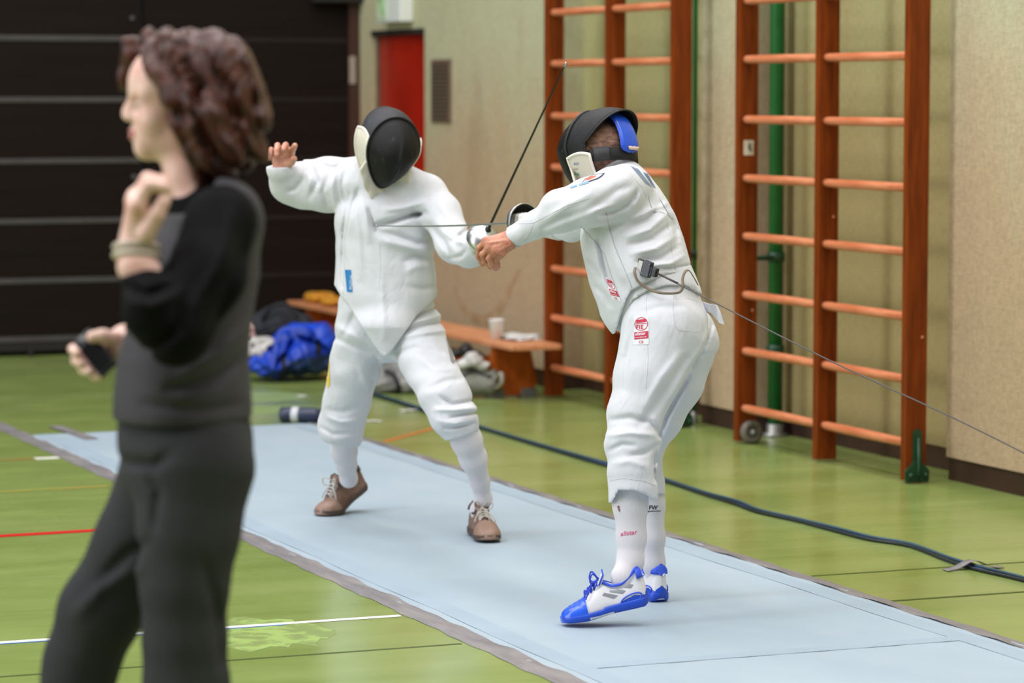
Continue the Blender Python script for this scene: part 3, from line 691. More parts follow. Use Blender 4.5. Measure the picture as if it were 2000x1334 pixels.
# --- sports shoe in its own frame: x to the toe, y to the left, z up; heel at x=-.14, ball at x=.05
def shoe(parent, M, toe_bend, mats, kind='trainer', L=.285, name='shoe'):
    up_m, sole_m, toe_m, heel_m, lace_m, edge_m = mats
    def place(P):
        P = V(P, dtype=float); x, y, z = P
        xb = .055
        if x > xb:
            dx = x-xb; c, s_ = math.cos(toe_bend), math.sin(toe_bend); x, z = xb+dx*c-z*s_*1.0, z*c+dx*s_
        return M[:3, :3]@V([x, y, z])+M[:3, 3]
    sh = bpy.data.objects.new(name, None); COL.objects.link(sh); sh.parent = parent; sh.empty_display_size = .05
    xs = np.linspace(-.140, .142, 44)
    wid = lambda x: float(np.interp(x, [-.14, -.134, -.12, -.09, -.04, .0, .05, .08, .11, .13, .139, .142], [.004, .020, .029, .033, .033, .037, .046, .047, .041, .029, .016, .002]))
    cen = lambda x: float(np.interp(x, [-.14, -.05, .05, .14], [0, 0, .004, .0]))
    top = lambda x: float(np.interp(x, [-.14, -.135, -.12, -.10, -.07, -.04, -.015, 0, .03, .07, .10, .125, .136, .1425], [.085, .118, .122, .106, .090, .090, .104, .102, .084, .062, .051, .040, .031, .016]))
    def loft(nm, x0, x1, grow, zlo, zhi, mtl, par, n=26, seg=18, pw=.62, half=False):
        rows = []
        for x in np.linspace(x0, x1, n):
            gk = math.sqrt(max(0., min(1., (.1435-x)/.014)))
            w = wid(x)+grow*gk; zt = (top(x) if zhi is None else min(top(x), zhi(x) if callable(zhi) else zhi))+grow*.6; zl = zlo(x) if callable(zlo) else zlo
            row = []
            for k in range(seg+1):
                a = math.pi*k/seg; c, s_ = math.cos(a), math.sin(a); hh = abs(s_)**pw
                taper = 1-.30*hh**2*min(1, max(0, (top(x)-.05)/.05))
                row.append(place([x, cen(x)+w*math.copysign(abs(c)**.8, c)*taper, zl+(zt-zl)*hh]))
            rows.append(row)
        v = [p for r_ in rows for p in r_]; m_ = seg+1; f = []
        for i in range(n-1):
            for k in range(m_): f.append((i*m_+k, i*m_+(k+1) % m_, (i+1)*m_+(k+1) % m_, (i+1)*m_+k))
        f += [tuple(range(m_))[::-1], tuple(range((n-1)*m_, n*m_))]
        me = py_mesh(nm, v, f); bm = bmesh.new(); bm.from_mesh(me); bmesh.ops.recalc_face_normals(bm, faces=bm.faces[:]); bm.to_mesh(me); bm.free()
        return link(nm, me, mtl, par, True)
    up = loft('upper', -.140, .142, 0, .008, None, up_m, sh, 40)
    # sole: outline extruded with rounded side
    rows = []
    zb = lambda x: float(np.interp(x, [-.14, -.125, -.02, .06, .12, .136, .142], [.012, .0, .003, 0, .003, .008, .013]))
    for x in xs:
        w = wid(x)+.0045*math.sqrt(max(0., min(1., (.1425-x)/.014))); z1 = .026 if x < .0 else .021
        rows.append([place([x, cen(x)+w*s_, z]) for s_, z in ((-.86, zb(x)), (-1, zb(x)+.007), (-1.0, z1), (-.92, z1+.003), (0, z1+.002), (.92, z1+.003), (1.0, z1), (1, zb(x)+.007), (.86, zb(x)), (0, zb(x)))])
    v = [p for r_ in rows for p in r_]; m_ = 10; f = [(i*m_+k, i*m_+(k+1) % m_, (i+1)*m_+(k+1) % m_, (i+1)*m_+k) for i in range(len(xs)-1) for k in range(m_)]
    f += [tuple(range(m_))[::-1], tuple(range((len(xs)-1)*m_, len(xs)*m_))]
    me = py_mesh('sole', v, f); bm = bmesh.new(); bm.from_mesh(me); bmesh.ops.recalc_face_normals(bm, faces=bm.faces[:]); bm.to_mesh(me); bm.free(); link('sole', me, sole_m, sh, True)
    tc = loft('toe_cap', .052, .1425, .0040, .006, lambda x: top(x)+.001, toe_m, sh, 22)
    if kind == 'trainer':
        for i, x in enumerate((.062, .078, .094, .110)):   # flex ridges across the toe
            tube('toe_ridge', [place([x+.004*math.cos(a*2), cen(x)+(wid(x)+.002)*math.cos(a)*(1-.3*math.sin(a)**2*min(1, max(0, (top(x)-.05)/.05))), .012+(top(x)-.008)*abs(math.sin(a))**.62]) for a in np.linspace(math.pi*.28, math.pi*.72, 11)], .0016, toe_m, sh, 6)
    if kind == 'trainer': loft('midsole', -.026, .050, .0058, .004, .026, up_m, sh, 12, 18, .3)
    hc = loft('heel_counter', -.141, -.03, .0028, .012, lambda x: float(np.interp(x, [-.14, -.1, -.06, -.03], [.052, .070, .052, .026])), heel_m, sh, 18)
    if kind == 'trainer':
        for s_ in (-1, 1):
            loop = [place([-.088+.034*math.cos(a)+.006*math.sin(a), s_*(wid(-.088+.034*math.cos(a)+.006*math.sin(a))+.0022)*.97, .034+.013*math.sin(a)+.008*math.cos(a)*-1]) for a in np.linspace(0, 2*math.pi, 20, endpoint=False)]
            tube('heel_groove', loop, .0022, edge_m, sh, 6, True)
    # collar opening edge
    col = []
    for a in np.linspace(0, 2*math.pi, 40, endpoint=False):
        x = -.066+.062*math.cos(a); w = (wid(x))*.78*math.sin(a) if abs(math.cos(a)) < .999 else 0
        col.append(place([x, w, top(x)+.001-.006*abs(math.sin(a))]))
    tube('collar_edge', col, .0042, edge_m, sh, 8, True)
    loft('heel_tab', -.1425, -.118, .0015, .090, lambda x: top(x)+.003, edge_m, sh, 8)
    # tongue
    rows = []
    for x, z in ((.045, .070), (.02, .090), (.0, .108), (-.012, .126), (-.02, .138)):
        rows.append([place([x, y, z-.012*(y/.025)**2]) for y in np.linspace(-.024, .024, 7)])
    link('tongue', grid_mesh('tongue', rows, False, .007), up_m, sh, True)
    tube('tongue_edge', [rows[2][0], rows[3][0], rows[4][0], rows[4][3], rows[4][6], rows[3][6], rows[2][6]], .003, edge_m, sh, 6)
    # laces
    prev = None
    for i, x in enumerate((.005, .017, .029, .041)):
        zt = top(x)+.004; y0 = .021
        tube('lace', smooth_path([place([x, -y0, zt-.010]), place([x+.002, -.010, zt+.002]), place([x+.004, .0, zt+.004]), place([x+.008, .010, zt+.002]), place([x+.010, y0, zt-.012])], 4), .0026, lace_m, sh, 6)
        tube('lace', smooth_path([place([x, y0, zt-.010]), place([x+.002, .010, zt+.003]), place([x+.004, .0, zt+.006]), place([x+.008, -.010, zt+.003]), place([x+.010, -y0, zt-.012])], 4), .0026, lace_m, sh, 6)
    k0 = place([-.002, 0, .114])
    for s_ in (-1, 1):
        tube('lace_bow', smooth_path([k0, place([.008, s_*.018, .134]), place([.016, s_*.034, .134]), place([.024, s_*.032, .116]), place([.014, s_*.014, .106]), k0], 5), .0026, lace_m, sh, 6)
        tube('lace_end', smooth_path([k0, place([.02, s_*.012, .102]), place([.036, s_*.03, .086]), place([.05, s_*.04, .066])], 5), .0024, lace_m, sh, 6)
    link('lace_knot', lathe_mesh('lace_knot', [(0, -.006), (.005, -.003), (.005, .003), (0, .006)], 10, axesM(k0, (0, 0, 1), (1, 0, 0))), lace_m, sh, True)
    return sh, place, up
# ================================================================== helpers for figures
_pc = [None, None]
def proj(P):
    if _pc[0] is P: return _pc[1]
    r = _proj(P); _pc[0] = P; _pc[1] = r; return r
def _proj(P):
    v = P-CAM; x = v[:, 0]*CY-v[:, 1]*SY; f = v[:, 0]*SY+v[:, 1]*CY; u = v[:, 2]
    z = f*CP-u*SP; y = -(u*CP+f*SP); return 1000+FPX*x/z, 667+FPX*y/z, z
def fold(pts, w, amp, dmin=0, dmax=99):
    """a crease (amp>0) or ridge (amp<0) in cloth following a line drawn on the near side of the body; w in photo pixels"""
    pts = [V(p, dtype=float) for p in pts]
    def f(P):
        x, y, z = proj(P); best = np.full(len(P), 1e9); tt = np.zeros(len(P)); n = len(pts)-1
        for i in range(n):
            a, b = pts[i], pts[i+1]; d = b-a; t = np.clip(((x-a[0])*d[0]+(y-a[1])*d[1])/(d@d), 0, 1)
            q = (x-a[0]-t*d[0])**2+(y-a[1]-t*d[1])**2; m = q < best; best = np.where(m, q, best); tt = np.where(m, (i+t)/n, tt)
        g = 2.2*amp*np.exp(-best/(w*w*.62))*np.sin(np.pi*np.clip(tt*.9+.05, 0, 1))**.5
        return np.where((z > dmin) & (z < dmax), g, 0)
    return f
def rot(M, axis, deg):
    """rotate a 4x4 frame about one of its own axes (0,1,2)"""
    a = math.radians(deg); c, s = math.cos(a), math.sin(a); R = np.eye(4); i, j = [(1, 2), (2, 0), (0, 1)][axis]
    R[i, i] = c; R[j, j] = c; R[i, j] = -s; R[j, i] = s; return M@R
def hand(S, wrist, knuckles, fingers, thumb, r=.0092, rw=.022, k=.008):
    """wrist (p), knuckles 4 p, fingers 4 lists of p beyond the knuckle, thumb list of p"""
    for i, (kn, fg) in enumerate(zip(knuckles, fingers)):
        S.cone(wrist, kn, rw*.62, r*1.35, .016)
        pts = [(kn, r*1.18)]+[(p, r*(1.02-.09*j)) for j, p in enumerate(fg)]
        S.chain(pts, .0035)
    for a, b in zip(knuckles[:-1], knuckles[1:]): S.cone(a, b, r*1.15, r*1.15, .012)
    S.chain([(thumb[0], r*1.6)]+[(p, r*(1.25-.12*j)) for j, p in enumerate(thumb[1:])], .006)
def person(label, base): return thing('person', label, 'person', tuple(base))
def finish(root):
    """everything was modelled in world space: keep it there under a root standing at the feet"""
    bpy.context.view_layer.update()
    inv = root.matrix_world.inverted()
    for c in root.children: c.matrix_parent_inverse = inv.copy()

# ================================================================== fencer on the far side, facing the camera
LF = person('fencer in white facing the camera in a black mask and brown shoes, arm raised', gnd(790, 1040))
FR = [(RGT, 1.37)]
jk = Sdf()
tor = [J(752, 640, 11.48, 62), J(753, 570, 11.5, 70), J(752, 520, 11.49, 67), J(751, 470, 11.48, 66), J(749, 425, 11.47, 66), J(760, 385, 11.47, 56)]
jk.chain(tor, .03, FR)
jk.cone(*[q for p in (J(752, 640, 11.44, 55), J(753, 690, 11.44, 36)) for q in (p[0],)], 55/ppm(11.5), 36/ppm(11.5), .02, [(RGT, 1.2)])
jk.chain([J(704, 352, 11.47, 42), J(765, 358, 11.47, 42), J(832, 380, 11.44, 40)], .04)
jk.chain([J(832, 382, 11.43, 39), J(862, 418, 11.38, 38), J(890, 478, 11.30, 36), J(915, 492, 11.18, 30), J(936, 480, 11.04, 23)], .025)
jk.chain([J(704, 352, 11.47, 44), J(640, 361, 11.53, 51), J(592, 360, 11.57, 45), J(566, 357, 11.56, 37), J(549, 331, 11.48, 29)], .03)
jk.cut(hem([(600, 560), (652, 562), (664, 580), (680, 598), (715, 650), (742, 690), (752, 697), (763, 688), (790, 650), (815, 615), (852, 583), (870, 575)], 11.38))
ctop = at(548, 324, 11.48); jk.cut(lambda P: np.where((P@RGT) < at(590, 330, 11.5)@RGT, (P-ctop)@unit(UP*1.0+RGT*-.05-FWD*.1), -1.0))
wl = at(937, 479, 11.03); jk.cut(lambda P: np.where((P@RGT) > at(905, 470, 11.2)@RGT, (P-wl)@unit(at(960, 474, 10.85)-wl), -1.0))
D0 = 11.47
for p, w, a in (([(735, 441), (770, 432), (805, 420), (830, 416)], 7, .016), ([(740, 452), (780, 462), (815, 475), (838, 470)], 8, .007), ([(720, 410), (728, 440), (734, 452)], 6, .009),
                ([(755, 408), (790, 405), (825, 395)], 9, -.008), ([(748, 470), (790, 480), (835, 492)], 10, -.007), ([(835, 505), (810, 500), (790, 510)], 7, .005), ([(842, 520), (815, 520), (795, 530)], 9, -.004),
                ([(690, 390), (700, 450), (705, 540)], 9, -.004), ([(682, 380), (672, 450), (668, 560)], 6, .005), ([(708, 395), (715, 420), (720, 470)], 8, -.005),
                ([(700, 370), (690, 400), (688, 420)], 6, .006), ([(745, 540), (748, 600), (750, 660)], 8, -.003), ([(800, 560), (825, 565), (848, 560)], 8, .004),
                ([(640, 345), (630, 375), (640, 400)], 7, .006), ([(655, 335), (648, 365), (655, 400)], 6, -.006), ([(612, 330), (620, 355), (606, 385)], 7, .006), ([(590, 350), (575, 370), (562, 372)], 6, .006), ([(600, 335), (606, 350), (603, 370)], 6, -.005),
                ([(625, 320), (650, 330), (675, 318)], 7, .005), ([(675, 330), (668, 360), (675, 395)], 6, .005),
                ([(842, 440), (865, 470), (880, 500)], 7, .007), ([(860, 400), (880, 430), (905, 455)], 8, -.004), ([(885, 470), (905, 455), (915, 448)], 6, .007), ([(870, 455), (892, 470), (905, 475)], 7, -.005), ([(880, 505), (900, 500), (912, 488)], 5, .005)):
    jk.disp.append(fold(p, w, a, 0, D0+.12))
jk.disp.append(wave(UP+RGT*.3, .11, .0022, 1.0))
lj = jk.obj('jacket', .0055, M_CLOTH, LF)

br = Sdf()
br.chain([J(754, 560, 11.53, 62), J(754, 610, 11.53, 66), J(756, 650, 11.54, 60)], .03, FR)
br.chain([J(706, 645, 11.53, 51), J(694, 715, 11.60, 50), J(677, 785, 11.69, 45.5), J(667, 832, 11.74, 45), J(673, 853, 11.77, 33), J(673, 868, 11.79, 27)], .018)
br.chain([J(803, 640, 11.54, 60), J(835, 710, 11.40, 51), J(869, 773, 11.25, 49), J(887, 815, 11.22, 45), J(898, 836, 11.23, 35), J(905, 850, 11.24, 31)], .018)
for p, w, a in (([(700, 600), (680, 640), (668, 660)], 8, .004), ([(660, 640), (700, 660), (735, 680)], 9, -.005), ([(655, 660), (695, 678), (740, 692)], 7, .005), ([(705, 720), (720, 760), (712, 790)], 8, -.004),
                ([(735, 700), (725, 745), (712, 785)], 6, .006), ([(640, 800), (670, 805), (700, 795)], 8, .004), ([(628, 835), (650, 848), (690, 846)], 5, .005), ([(640, 815), (665, 825), (705, 822)], 6, -.005),
                ([(800, 620), (830, 610), (855, 600)], 4, .006), ([(795, 632), (830, 624), (862, 616)], 5, -.006), ([(790, 645), (830, 636), (866, 630)], 4, .006), ([(785, 658), (830, 650), (872, 645)], 6, -.005),
                ([(775, 690), (810, 680), (860, 690)], 8, .005), ([(820, 700), (850, 720), (895, 720)], 9, -.004), ([(835, 760), (870, 745), (900, 740)], 8, .004),
                ([(860, 775), (885, 790), (920, 783)], 5, .008), ([(850, 800), (880, 800), (930, 797)], 6, -.007), ([(880, 815), (905, 810), (932, 806)], 4, .009), ([(855, 822), (885, 828), (926, 822)], 6, -.004), ([(868, 836), (895, 834), (925, 826)], 4, .007)):
    br.disp.append(fold(p, w, a, 0, 12))
br.disp.append(wave(UP+FWD*.4, .09, .002, .3))
br.cut(lambda P: np.where((P@RGT) < at(745, 800, 11.6)@RGT, (at(672, 866, 11.79)-P)@unit(UP*.97+RGT*.15), (at(905, 848, 11.24)-P)@unit(UP*.92-RGT*.3)))
lb = br.obj('breeches', .0055, M_CLOTH2, LF)
def sock(nm, chain, parent, flat=None, ripple=None):
    s = Sdf(); s.chain(chain, .02, flat)
    if ripple: s.disp.append(ripple)
    return s.obj(nm, .0045, M_SOCK, parent)
XF = unit(RGT*.22-FWD*.97); OF = gnd(958, 1064)-XF*.142      # front shoe
XR = unit(RGT*-.62-FWD*.66-UP*.46); OR = gnd(652, 1006)-XR*.055+UP*.006
def in_shoe(o, x, up=UP): return [(o-x*.072+up*.10, .027), (o-x*.068+up*.05, .021)]
sock('sock', [J(673, 850, 11.77, 24), J(672, 880, 11.84, 25), J(676, 905, 11.90, 20), J(681, 935, 11.96, 16)]+in_shoe(OR, XR, unit(np.cross(XR, np.cross(UP, XR)))), LF)
sock('sock', [J(899, 828, 11.22, 30), J(911, 860, 11.26, 29.5), J(924, 895, 11.31, 26), J(937, 940, 11.38, 18), J(944, 975, 11.42, 16)]+in_shoe(OF, XF), LF)

# --- body with hands
bd = Sdf()
bd.chain([J(754, 630, 11.53, 50), J(752, 500, 11.5, 46), J(750, 420, 11.48, 48), J(765, 370, 11.47, 34)], .04, [(RGT, 1.2)])
bd.chain([J(765, 360, 11.48, 24), J(764, 325, 11.44, 22)], .03)
bd.cone(at(764, 305, 11.40), at(762, 325, 11.38), .085, .05, .03)
bd.chain([J(712, 360, 11.47, 28), J(640, 362, 11.53, 26), J(575, 358, 11.56, 22), J(549, 335, 11.49, 18)], .02)
bd.chain([J(826, 385, 11.44, 28), J(862, 420, 11.38, 24), J(892, 482, 11.3, 20), J(936, 480, 11.04, 16)], .02)
bd.chain([J(715, 650, 11.53, 40), J(670, 815, 11.72, 28), J(675, 890, 11.86, 13), J(681, 940, 11.96, 9)], .03)
bd.chain([J(800, 645, 11.56, 36), J(836, 710, 11.42, 32), J(885, 805, 11.25, 28), J(921, 890, 11.3, 13), J(938, 945, 11.39, 9)], .03)
W = 11.46
hand(bd, at(549, 330, W), [at(568, 299, W), at(558, 293, W), at(545, 294, W), at(532, 300, W)],
     [[at(573, 290, W-.05), at(576, 284, W-.085)], [at(558, 283, W-.03), at(555, 287, W-.065), at(554, 292, W-.075)], [at(542, 284, W-.03), at(540, 294, W-.065), at(540, 302, W-.07)], [at(529, 293, W-.025), at(527, 303, W-.05), at(526, 309, W-.055)]],
     [at(560, 322, W-.01), at(570, 316, W-.03), at(574, 310, W-.05)], r=.0108, rw=.032)
bd.disp.append(lambda P: .0012*np.sin(P[:, 0]*260)*np.sin(P[:, 2]*240)*np.exp(-np.sum((P-at(552, 310, W))**2, 1)/.004))
lbody = bd.obj('body', .0032, M_SKIN, LF)
HL = at(953, 449, 10.98); AL = unit(at(1105, 124, 10.42)-HL)
def fist(G, hilt, ax, side, wrist, r=.0125):
    """gloved hand closed round a grip behind the guard"""
    side = unit(side-ax*np.dot(side, ax)); oth = np.cross(ax, side)
    for i in range(4):
        c = hilt-ax*(.030+.021*i)
        G.chain([(c+side*.030, r*1.1), (c+side*.020+oth*.026, r), (c-side*.012+oth*.028, r*.95), (c-side*.024+oth*.010, r*.9)], .004)
        G.cone(c+side*.030, wrist, r*1.2, .026, .02)
    G.chain([(hilt-ax*.075+side*.01-oth*.026, r*1.4), (hilt-ax*.04-side*.004-oth*.026, r*1.15), (hilt-ax*.02-side*.016-oth*.016, r)], .006)
fist(gl := Sdf(), HL, AL, RGT*-.5-UP*.2+FWD*.8, at(920, 491, 11.14))
gl.chain([J(905, 494, 11.22, 20), J(920, 491, 11.14, 21)], .02)
gl.cut(plane_cut(at(908, 494, 11.21), at(880, 496, 11.4)-at(930, 484, 11.08)))
gl.obj('glove', .0045, mat('pale_green_grey_glove', (190, 196, 176), .7, .12, 18, .2, 160), LF)

# --- mask
mk = bpy.data.objects.new('mask', None); COL.objects.link(mk); mk.parent = LF
Mm = frameM(at(765, 300, 11.31), -RGT, -VFW, VUP)
Mm = rot(Mm, 1, -9.5); Mm = rot(Mm, 2, 24); Mm = rot(Mm, 0, -24)
fencing_mask(mk, Mm, M_MESH2, ptop=12, bib_fwd=.012, bib_drop=.052)
# --- shoes
M_BROWN = mat('brown_worn_leather', (132, 104, 92), .55, 0, 30, .25, 90, rgb2=(104, 78, 66)); M_BROWND = mat('dark_brown_rubber', (76, 60, 52), .6)
M_LACE = mat('pale_grey_lace', (186, 180, 172), .8); M_BROWNP = mat('tan_leather_panel', (146, 118, 102), .5, .15, 40, .25, 90)
bm_ = (M_BROWN, M_BROWND, M_BROWNP, M_BROWN, M_LACE, M_BROWND)
shoe(LF, frameM(OF+V([0, 0, .006]), XF, np.cross(UP, XF), UP), .06, bm_, 'casual')
yt = unit(np.cross(UP, XR)); shoe(LF, frameM(OR, XR, yt, np.cross(XR, yt)), math.radians(25), bm_, 'casual')
# --- marks, seams
M_BLUEL = mat('blue_label', (18, 120, 184), .6, .1, 30); M_WPRINT = mat('white_print', (228, 232, 236), .6); M_YEL = mat('yellow_patch', (232, 196, 60), .7); M_GREYP = mat('grey_patch', (150, 150, 154), .7, .1, 20)
lab = px_patch('label_patch', lj, [[(674, 527), (686, 527), (689, 571), (678, 570)]], M_BLUEL, LF)
px_text('label_print', lj, 'ALLSTAR', (687.2, 566), (.10, -1), (-1, -.1), M_WPRINT, lab, 7.2, .01, .0026, 1.0, 3)
px_patch('leg_patch', lb, [[(637, 712), (644, 706), (645, 752), (640, 758)]], M_YEL, LF)
px_patch('leg_patch', lb, [[(871, 659), (877, 668), (888, 694), (890, 706), (884, 711), (880, 706)]], M_GREYP, LF)
seam('seam', lj, [(688, 385), (682, 420), (673, 470), (672, 520), (671, 575)], M_STITCH, LF, .0012)
seam('seam', lj, [(742, 470), (743, 520), (740, 565)], M_STITCH, LF, .0009)
seam('seam', lj, [(664, 582), (700, 632), (742, 690)], M_STITCH, LF, .0016); seam('seam', lj, [(763, 686), (790, 648), (815, 612), (848, 583)], M_STITCH, LF, .0016)
seam('seam', lj, [(655, 318), (654, 345), (660, 365), (648, 368)], M_STITCH, LF, .001)
finish(LF)
EPL = epee('epee', 'epee with silver bell guard held by the camera-facing fencer, dark blade pointing up', HL, at(1105, 124, 10.42), (0, 0, 0), M_BLADE, .064, (.0052, .0024))
# ================================================================== fencer on the near side, seen from behind, lunging sideways
RF = person('bent fencer in white seen from behind, blue and white shoes, front foot lifted', gnd(1250, 1195))
FD = [(FWD, 1.18)]
jk = Sdf()
jk.chain([J(1278, 640, 9.74, 70), J(1262, 590, 9.75, 88), J(1252, 540, 9.76, 95), J(1238, 490, 9.78, 96), J(1227, 445, 9.80, 90), J(1217, 405, 9.82, 77), J(1212, 370, 9.85, 58)], .03, FD)
jk.chain([J(1212, 352, 9.85, 36), J(1205, 330, 9.87, 33)], .03)
jk.chain([J(1222, 372, 9.70, 52), J(1200, 380, 9.63, 52), J(1152, 396, 9.60, 47), J(1097, 411, 9.62, 40.5), J(1047, 440, 9.66, 25.5), J(999, 463, 9.70, 21.5)], .022)
jk.chain([J(1195, 385, 9.98, 46), J(1150, 420, 10.12, 36), J(1115, 440, 10.30, 30), J(1085, 443, 10.42, 25)], .025)
hemR = [(1100, 672), (1196, 666), (1203, 655), (1212, 618), (1222, 585), (1232, 566), (1262, 549), (1300, 535), (1345, 531), (1362, 540), (1400, 560)]
jk.cut(hem(hemR, 9.62))
wc = at(998, 463, 9.70); jk.cut(lambda P: np.where((P@RGT) < at(1030, 450, 9.7)@RGT, (wc-P)@unit(at(1047, 440, 9.66)-at(1000, 463, 9.7)+VUP*-.012), -1.0))
w2 = at(1088, 443, 10.41); jk.cut(lambda P: np.where((P-w2)@FWD > -.12, (w2-P)@unit(at(1115, 440, 10.30)-w2), -1.0))
for p, w, a in (([(1290, 400), (1262, 430), (1225, 445)], 8, .007), ([(1300, 420), (1268, 448), (1225, 462)], 8, -.006), ([(1310, 440), (1275, 466), (1230, 478)], 7, .006), ([(1318, 462), (1282, 485), (1235, 495)], 8, -.005),
                ([(1325, 482), (1290, 505), (1245, 512)], 7, .005), ([(1300, 398), (1275, 410), (1235, 428)], 6, -.005), ([(1245, 370), (1238, 388), (1215, 405)], 6, .005), ([(1240, 380), (1226, 402), (1195, 415), (1170, 420)], 7, .006),
                ([(1235, 362), (1205, 372), (1165, 400), (1130, 425)], 10, .004), ([(1150, 380), (1110, 400), (1070, 425)], 9, -.004), ([(1130, 415), (1095, 428), (1060, 445)], 7, .004), ([(1200, 400), (1160, 412), (1120, 430)], 7, -.003),
                ([(1170, 470), (1180, 520), (1195, 560)], 7, .006), ([(1160, 470), (1168, 520), (1185, 575)], 7, -.004), ([(1185, 440), (1200, 500), (1215, 545)], 8, -.003), ([(1150, 510), (1165, 530), (1172, 545)], 6, .005), ([(1165, 560), (1180, 575), (1190, 595)], 6, .004),
                ([(1335, 500), (1310, 515), (1270, 520)], 6, -.004), ([(1348, 520), (1320, 524), (1280, 524)], 5, .004), ([(1312, 425), (1320, 450), (1322, 475)], 7, .005)):
    jk.disp.append(fold(p, w, a, 0, 9.92))
jk.disp.append(wave(UP+RGT*.5, .10, .0018, 2.0))
rj = jk.obj('jacket', .005, M_CLOTH, RF)

br = Sdf()
br.chain([J(1268, 545, 9.76, 82), J(1276, 585, 9.75, 84), J(1298, 630, 9.74, 84)], .03, FD)
br.chain([J(1296, 650, 9.65, 84), J(1270, 735, 9.62, 70), J(1246, 808, 9.60, 58), J(1235, 868, 9.57, 52), J(1235, 925, 9.55, 46), J(1236, 946, 9.55, 44)], .02)
br.chain([J(1236, 948, 9.55, 49), J(1236, 992, 9.55, 47)], .006)
br.chain([J(1322, 668, 9.88, 82), J(1309, 740, 9.89, 66), J(1284, 812, 9.90, 50), J(1261, 865, 9.92, 38), J(1256, 915, 9.94, 34), J(1262, 944, 9.95, 33)], .02)
br.chain([J(1263, 945, 9.95, 37), J(1264, 985, 9.95, 36)], .006)
near_leg = lambda P: proj(P)[2] < 9.76
cA = hem([(1180, 992), (1196, 986), (1202, 972), (1209, 958), (1240, 957), (1262, 967), (1277, 979), (1290, 985)], 9.48); cB = hem([(1200, 964), (1270, 963), (1292, 966), (1300, 968)], 9.90)
br.cut(lambda P: np.where(near_leg(P), cA(P), cB(P)))
br.cut(hem([(1150, 600), (1208, 600), (1222, 572), (1262, 540), (1300, 528), (1400, 520)], 9.62, -1))
for p, w, a in (([(1240, 640), (1225, 700), (1218, 760)], 9, .004), ([(1340, 700), (1310, 750), (1275, 800), (1250, 830)], 10, .006), ([(1330, 690), (1290, 740), (1262, 790)], 10, -.004),
                ([(1345, 735), (1325, 770), (1300, 815), (1288, 850)], 7, .010), ([(1195, 820), (1230, 815), (1270, 825), (1288, 850)], 7, .006), ([(1190, 850), (1230, 845), (1280, 850)], 7, -.005), ([(1190, 880), (1215, 868), (1240, 870)], 6, .005),
                ([(1285, 868), (1260, 885), (1230, 890)], 6, .004), ([(1200, 905), (1230, 900), (1265, 912)], 8, -.003), ([(1280, 880), (1276, 910), (1278, 940)], 6, .006), ([(1390, 640), (1372, 680), (1340, 720)], 9, -.003),
                ([(1395, 610), (1388, 650), (1372, 690), (1345, 725)], 4, .005), ([(1235, 600), (1222, 640), (1216, 690)], 7, -.003), ([(1250, 610), (1290, 600), (1330, 600)], 9, .003)):
    br.disp.append(fold(p, w, a, 0, 9.85))
br.disp.append(wave(UP+FWD*.4, .10, .0016, .8))
rb = br.obj('breeches', .005, M_CLOTH2, RF)
# high waistband of the breeches
wb = Sdf(); wb.chain([J(1266, 545, 9.76, 86), J(1275, 580, 9.75, 88.5), J(1284, 600, 9.745, 89)], .03, FD)
wb.cut(hem([(1150, 640), (1208, 662), (1218, 618), (1236, 585), (1262, 567), (1300, 556), (1338, 557), (1365, 575), (1400, 590)], 9.62)); wb.cut(hem([(1150, 600), (1204, 620), (1212, 590), (1226, 560), (1262, 535), (1300, 522), (1400, 520)], 9.62, -1))
wb.obj('waistband', .005, M_CLOTH, RF)
XN = unit(RGT*-math.cos(math.radians(14))-UP*math.sin(math.radians(14))); ON = at(1184, 1200, 9.53); YN = unit(np.cross(UP, XN)); ZN = np.cross(XN, YN)
XB = unit(FWD*.93-RGT*.36); OB = gnd(1291, 1179)+XB*.135+V([0, 0, .006]); YB = np.cross(UP, XB)
sock('sock', [J(1233, 925, 9.55, 35), J(1231, 985, 9.55, 33), J(1233, 1050, 9.55, 28), J(1231, 1096, 9.545, 25), (ON-XN*.078+ZN*.10, .034), (ON-XN*.074+ZN*.05, .026)], RF, [(FWD, .74)])
sock('sock', [J(1268, 930, 9.95, 28), J(1274, 985, 9.96, 23.5), J(1276, 1050, 9.97, 21.5), J(1277, 1100, 9.99, 20.5), (OB-XB*.074+UP*.11, .029), (OB-XB*.072+UP*.05, .022)], RF)

# --- body with the bare left hand
bd = Sdf()
bd.chain([J(1295, 640, 9.75, 62), J(1245, 520, 9.77, 66), J(1220, 420, 9.82, 62), J(1210, 365, 9.86, 40)], .04, FD)
bd.chain([J(1205, 350, 9.87, 31), J(1180, 305, 9.88, 31)], .03)
bd.chain([J(1208, 378, 9.70, 34), J(1150, 396, 9.61, 30), J(1097, 411, 9.62, 27), J(1040, 443, 9.665, 19), J(1000, 464, 9.70, 17)], .02)
bd.chain([J(1195, 385, 9.96, 36), J(1115, 441, 10.30, 20), J(1060, 442, 10.52, 15)], .02)
bd.chain([J(1290, 660, 9.66, 62), J(1238, 860, 9.58, 38), J(1232, 985, 9.55, 17), J(1231, 1095, 9.545, 13)], .03)
bd.chain([J(1318, 670, 9.88, 58), J(1262, 870, 9.92, 26), J(1275, 985, 9.96, 15), J(1277, 1095, 9.985, 12)], .03)
MR = frameM(at(1146, 301, 9.92), V([1, 0, 0]), V([0, 1, 0]), V([0, 0, 1]))
f_ = unit(-RGT*.72+FWD*.66-UP*.16); x_ = unit(np.cross(f_, UP)); MR[:3, 0] = x_; MR[:3, 1] = f_; MR[:3, 2] = np.cross(x_, f_); MR = rot(MR, 1, 4)
TR = lambda p: MR[:3, :3]@V(p, dtype=float)+MR[:3, 3]
